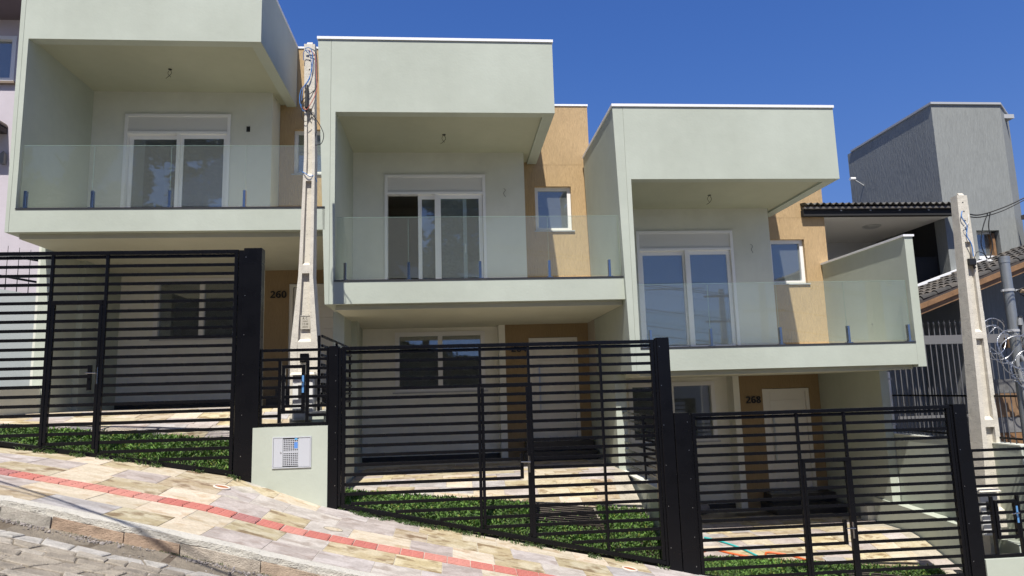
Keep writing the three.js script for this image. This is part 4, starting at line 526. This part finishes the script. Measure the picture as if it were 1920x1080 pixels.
// ------------------------------------------------------------------ small things on the ground
function cover(x, z, label) { const y = walk(x, z) + 0.007, s = Math.atan((walk(x + 0.1, z) - walk(x - 0.1, z)) / 0.2), C = thing('drain_cover', label, 'drain cover', [x, y, z], 'round clay drain covers in the sidewalk'); C.rotation.z = s; const t = new THREE.TorusGeometry(0.092, 0.014, 8, 28); t.rotateX(Math.PI / 2); mesh('collar', [t], M(0.62, 0.55, 0.48), C); mesh('lid', [cyl([0, -0.004, 0], [0, 0.006, 0], 0.08, 0.076, 28)], M(0.46, 0.17, 0.06, { map: rep(T.dirt, 3) }), C); }
cover(-0.65, 2.58, 'orange clay drain cover before the post of the leftmost gate'); cover(4.42, 2.42, 'orange clay drain cover before the right end of the middle gate');
{ const c = [0.78, walk(0.78, 3.1) + 0.006, 3.1], o = thing('water_lid', 'small leaf-shaped metal lid outlined in the paving below the meter wall', 'lid', c); o.rotation.z = -0.24; const t = new THREE.TorusGeometry(0.1, 0.005, 5, 28); t.rotateX(Math.PI / 2); t.scale(1.1, 1, 0.8); mesh('rim', [t], M(0.22, 0.2, 0.15), o); mesh('plate', [(() => { const g = new THREE.CylinderGeometry(0.098, 0.098, 0.004, 28); g.scale(1.1, 1, 0.8); return g; })()], stoneMats[1], o); }
function grate(lot, x0, x1, z0, z1, label) { const f = driveY(LOTS[lot]), p = [(x0 + x1) / 2, f((x0 + x1) / 2, (z0 + z1) / 2) + 0.015, (z0 + z1) / 2], G = thing('drain_grate', label, 'drain grate', p, 'slatted drain grates in the lawns'), m = M(0.075, 0.062, 0.05, { map: rep(T.dirt, 4) }); const sx = (f(x1, p[2]) - f(x0, p[2])) / (x1 - x0), sz = (f(p[0], z1) - f(p[0], z0)) / (z1 - z0); G.rotation.set(-Math.atan(sz), 0, Math.atan(sx)); const w = x1 - x0, d = z1 - z0; for (let k = 0; k < 9; k++) mesh('slat', chamfer(-w / 2, w / 2, 0, 0.03, -d / 2 + k * d / 9, -d / 2 + (k + 0.62) * d / 9, 0.004), m, G); mesh('bearer', [bx(-w / 2 + 0.03, -w / 2 + 0.08, -0.03, -0.001, -d / 2, d / 2), bx(w / 2 - 0.08, w / 2 - 0.03, -0.03, -0.001, -d / 2, d / 2)], m, G); }
grate(1, 3.32, 4.3, 0.74, 1.34, 'dark slatted drain grate in the lawn behind the middle gate'); grate(2, 8.0, 9.0, 1.05, 1.8, 'dark slatted drain grate in the lawn behind the rightmost gate');
{ // cement sacks
  const sack = (name, label, pos, ry, tall) => { const g = new THREE.SphereGeometry(1, 32, 20), p = g.attributes.position, n = fbm(4, 4, 4); for (let i = 0; i < p.count; i++) { let x = p.getX(i), y = p.getY(i), z = p.getZ(i); const s = (v, e) => Math.sign(v) * Math.pow(Math.abs(v), e); const k = 1 + 0.16 * (n(x * 0.25 + 0.5, y * 0.25 + z * 0.13) - 0.5); if (tall) { const neck = smooth(0.2, 0.75, y); x = s(x, 0.7) * lerp(0.24, 0.06, neck); z = s(z, 0.7) * lerp(0.15, 0.05, neck); y = (y + 0.75) * 0.3; if (p.getY(i) > 0.9) x += 0.03; } else { x = s(x, 0.6) * 0.30; y = (s(y, 0.75) + 0.85) * 0.115; z = s(z, 0.7) * 0.2; } p.setXYZ(i, x * k, Math.max(0.004, y * (1 + 0.5 * (k - 1))), z * k); } g.computeVertexNormals(); const o = mesh(name, g, M(0.33, 0.32, 0.33, { map: rep(T.dirt, 1), roughness: 0.95 })); o.position.set(...pos); o.rotation.y = ry; return tag(o, label, 'sack'); };
  sack('sack', 'upright grey sack tied at the neck against the window wall of house 268', [6.55, -4.565, -3.15], 0.2, true); sack('sack', 'flat grey sack lying beside the upright one at house 268', [7.25, -4.565, -3.2], -0.15, false);
}
{ const f = driveY(LOTS[2]), y = (x, z) => f(x, z) + 0.02; const hose = (label, L, m) => { const pts = L.map(([x, z]) => [x, y(x, z), z]), p = pts[0], o = mesh('hose', shift(tube(pts, 0.017, 60, 7), p), m); o.position.set(...p); tag(o, label, 'hose'); };
  hose('turquoise hose lying straight across the lower driveway', [[6.55, -0.75], [6.7, -0.4], [6.85, 0.0], [6.95, 0.5]], M(0.05, 0.42, 0.42, { roughness: 0.4 })); hose('orange hose coiled along the edge of the lower lawn', [[5.7, 0.1], [6.1, 0.3], [6.35, 0.12], [6.6, 0.42], [7.0, 0.62], [7.2, 0.3], [7.5, 0.42], [7.7, 0.7], [7.4, 0.9], [7.1, 0.8]], M(0.60, 0.12, 0.03, { roughness: 0.45 })); }
{ // weeds along the gate foot and the kerb
  const mk = (name, label, n, place, s0, s1) => { const im = new THREE.InstancedMesh(bladeG, bladeM, n), q = new THREE.Object3D(), col = new THREE.Color(); im.name = numbered(name); for (let k = 0; k < n; k++) { const [x, y, z] = place(k), s = rr(s0, s1); q.position.set(x, y, z); q.rotation.set(rr(-0.6, 0.9), rr(-1.6, 1.6), rr(-0.5, 0.5)); q.scale.set(s, s, s); q.updateMatrix(); im.setMatrixAt(k, q.matrix); const v = rr(0.7, 1.3); col.setRGB(0.13 * v, 0.24 * v, 0.05 * v); im.setColorAt(k, col); } im.castShadow = im.receiveShadow = true; im.userData = { kind: 'stuff', label, category: 'grass' }; scene.add(im); };
  const cl = []; for (let k = 0; k < 60; k++) { let x = rr(-3.4, 5); if (x > -0.55 && x < 0.6) x += 1.2; cl.push([x, rr(2.0, 2.12)]); }
  mk('grass_fringe', 'grass blades creeping from under the gates onto the paving', 1500, () => { const c = cl[Math.floor(rnd() * 60)], x = c[0] + rr(-0.1, 0.1) * rr(0.2, 1), z = c[1] + rr(-0.06, 0.05); return [x, walk(x, z), z]; }, 0.6, 1.2);
  const kl = []; for (let k = 0; k < 16; k++) kl.push(rr(-2.2, 1.2));
  mk('kerb_weeds', 'tiny weeds in the joint at the foot of the kerb', 700, () => { const x = kl[Math.floor(rnd() * 16)] + rr(-0.1, 0.1), z = 4.735 + rr(0, 0.03); return [x, streetY(x, z) - 0.02, z]; }, 0.3, 0.6);
}
// ------------------------------------------------------------------ across the street, behind the camera: what the glass reflects
{
  const leafG = (() => { const pos = [-0.11, 0, 0, 0.11, 0, 0, 0, 0.02, 0.30, -0.09, -0.02, 0.1, 0.02, 0.06, 0.1, 0.04, -0.1, 0.32]; const g = new THREE.BufferGeometry(); g.setAttribute('position', new THREE.Float32BufferAttribute(pos, 3)); g.computeVertexNormals(); return g; })();
  const tree = (x, z, h, r, n, c, label) => { const y = streetY(x, z), t = thing('street_tree', label, 'tree', [x, y, z]); mesh('trunk', [cyl([0, 0, 0], [0.1, h * 0.5, 0], 0.28, 0.18, 10), cyl([0.1, h * 0.48, 0], [-r * 0.5, h * 0.75, 0.3], 0.12, 0.05, 8), cyl([0.1, h * 0.45, 0], [r * 0.5, h * 0.78, -0.3], 0.12, 0.05, 8)], M(0.09, 0.065, 0.045), t);
    const im = new THREE.InstancedMesh(leafG, MP(0.8, 0.8, 0.8, { side: THREE.DoubleSide, transmission: 0.3, thickness: 0, roughness: 0.8 }), n), q = new THREE.Object3D(), col = new THREE.Color(), cl = []; im.name = 'crown'; for (let k = 0; k < 42; k++) { const a = rr(0, 6.28), e = rr(-0.5, 1.0); cl.push([Math.cos(a) * r * rr(0.2, 1), h * 0.68 + e * h * 0.30, Math.sin(a) * r * rr(0.2, 0.9), rr(0.5, 1.15), rr(0.6, 1.4)]); }
    for (let k = 0; k < n; k++) { const b = cl[k % 42], a = rr(0, 6.28), u = rr(-1, 1), d = Math.cbrt(rnd()) * b[3]; q.position.set(b[0] + d * Math.cos(a) * Math.sqrt(1 - u * u), b[1] + d * u, b[2] + d * Math.sin(a) * Math.sqrt(1 - u * u)); q.rotation.set(rr(-1, 1), rr(0, 6.28), rr(-1, 1)); q.scale.setScalar(rr(0.7, 1.3)); q.updateMatrix(); im.setMatrixAt(k, q.matrix); const v = b[4] * rr(0.7, 1.3); im.setColorAt(k, col.setRGB(c[0] * v, c[1] * v, c[2] * v)); } im.castShadow = im.receiveShadow = true; im.userData.kind = 'stuff'; t.add(im); };
  tree(-14.5, 23, 15, 5.6, 13000, [0.05, 0.085, 0.025], 'large dark tree across the street, mirrored in the glass of house 260');
  tree(-4.5, 27, 10.5, 3.4, 6000, [0.10, 0.11, 0.03], 'yellowish tree across the street, mirrored in the railing of house 260');
  tree(0.6, 22, 12.5, 4.6, 12000, [0.07, 0.115, 0.025], 'leafy tree across the street, mirrored in the door of the middle house');
  { const hg = (x, f) => bx(x, x + 1.5, 0, 0.1, 0, 1), n = 14000, im = new THREE.InstancedMesh(leafG, MP(0.8, 0.8, 0.8, { side: THREE.DoubleSide, transmission: 0.25, thickness: 0, roughness: 0.8 }), n), q = new THREE.Object3D(), col = new THREE.Color(), Hh = thing('hedge', 'tall dark hedge across the street, mirrored in the lower windows', 'hedge', [0, streetY(0, 16), 16]), y0 = streetY(0, 16);
    const core = []; for (let x = -18; x < 13; x += 1) core.push(bx(x, x + 1.001, streetY(x + 0.5, 16) - y0, streetY(x + 0.5, 16) - y0 + (x < -3 ? 5 : 3.6), 0.25, 1.2)); mesh('hedge_core', core, M(0.012, 0.016, 0.008), Hh); im.name = 'foliage';
    for (let k = 0; k < n; k++) { const x = rr(-18, 13), t = rnd() < 0.25, z = t ? rr(0.1, 1.3) : rr(0.05, 0.3); q.position.set(x, streetY(x, 16) - y0 + (t ? rr(-0.1, 0.25) : rr(-3.6, 0.1)) + (x < -3 ? 5 : 3.6), z); q.rotation.set(rr(-1, 1), rr(0, 6.28), rr(-1, 1)); q.scale.setScalar(rr(0.5, 1)); q.updateMatrix(); im.setMatrixAt(k, q.matrix); const v = rr(0.6, 1.3); im.setColorAt(k, col.setRGB(0.04 * v, 0.07 * v, 0.02 * v)); } im.castShadow = im.receiveShadow = true; im.userData.kind = 'stuff'; Hh.add(im); }
  const B = thing('flat_house', 'flat grey house across the street, mirrored in the glass of house 268', 'house', [19, streetY(19, 26), 26]); mesh('wall', [bx(-6, 6, 0, 6.2, 0, 8), bx(-3.4, -0.6, 6.2, 7.6, 1, 4)], M(0.42, 0.41, 0.38, wallTex), B); for (const x of [-4, 0, 3]) mesh('window', bx(x, x + 1.3, 3.6, 5, -0.04, 0.02), mat.void, B); mesh('coping', bx(-6.1, 6.1, 6.2, 6.3, -0.1, 0.3), mat.grey, B);
  const y = streetY(15, 16), U = thing('utility_pole', 'utility pole across the street, mirrored in the glass of house 268', 'utility pole', [15, y, 16]); mesh('shaft', taper(0, [-0.2, 0.2, -0.15, 0.15], 9, [-0.1, 0.1, -0.08, 0.08]), mat.concrete, U); for (const h of [8.6, 7.4]) mesh('crossarm', bx(-0.9, 0.9, h, h + 0.1, -0.14, -0.081), M(0.12, 0.08, 0.05), U); mesh('transformer', [cyl([0.4, 5.2, 0.1], [0.4, 6.1, 0.1], 0.28, 0.28, 16)], mat.grey, U);
  [[-0.8, 8.75], [0.8, 8.75], [-0.8, 7.55], [0, 6.8], [0.1, 6.4]].forEach(([dx, h], k) => cable('black street line across the road, number of the pole seen in the glass'.replace('number of the pole', ['highest', 'second', 'third', 'fourth', 'lowest'][k] + ' of those'), [[-40, y + h + 8, 16 + dx], [-12, y + h + 3.6, 16 + dx], [15, y + h, 16 + dx * 0.3], [45, y + h - 5, 16 + dx]], 0.02, wireM.black, 40));
}
// cables over the street, above the frame: their shadows cross the kerb at the lower left
cable('thick black cable bundle high over the street, its shadow crossing the kerb', [[-12, 4.2, 2.6], [-6, 2.75, 5.2], [-2.8, 2.3, 6.85], [-1.4, 2.1, 7.55], [3, 1.8, 9.8], [14, 2.6, 15.5]], 0.02, wireM.black, 80);
cable('thin black cable beside the thick bundle over the street', [[-12, 4.5, 2.9], [-6, 3.0, 5.7], [-2.4, 2.45, 7.3], [-0.8, 2.3, 7.9], [3, 2.0, 9.9], [14, 2.9, 15.6]], 0.009, wireM.black, 80);
renderer.render(scene, camera);
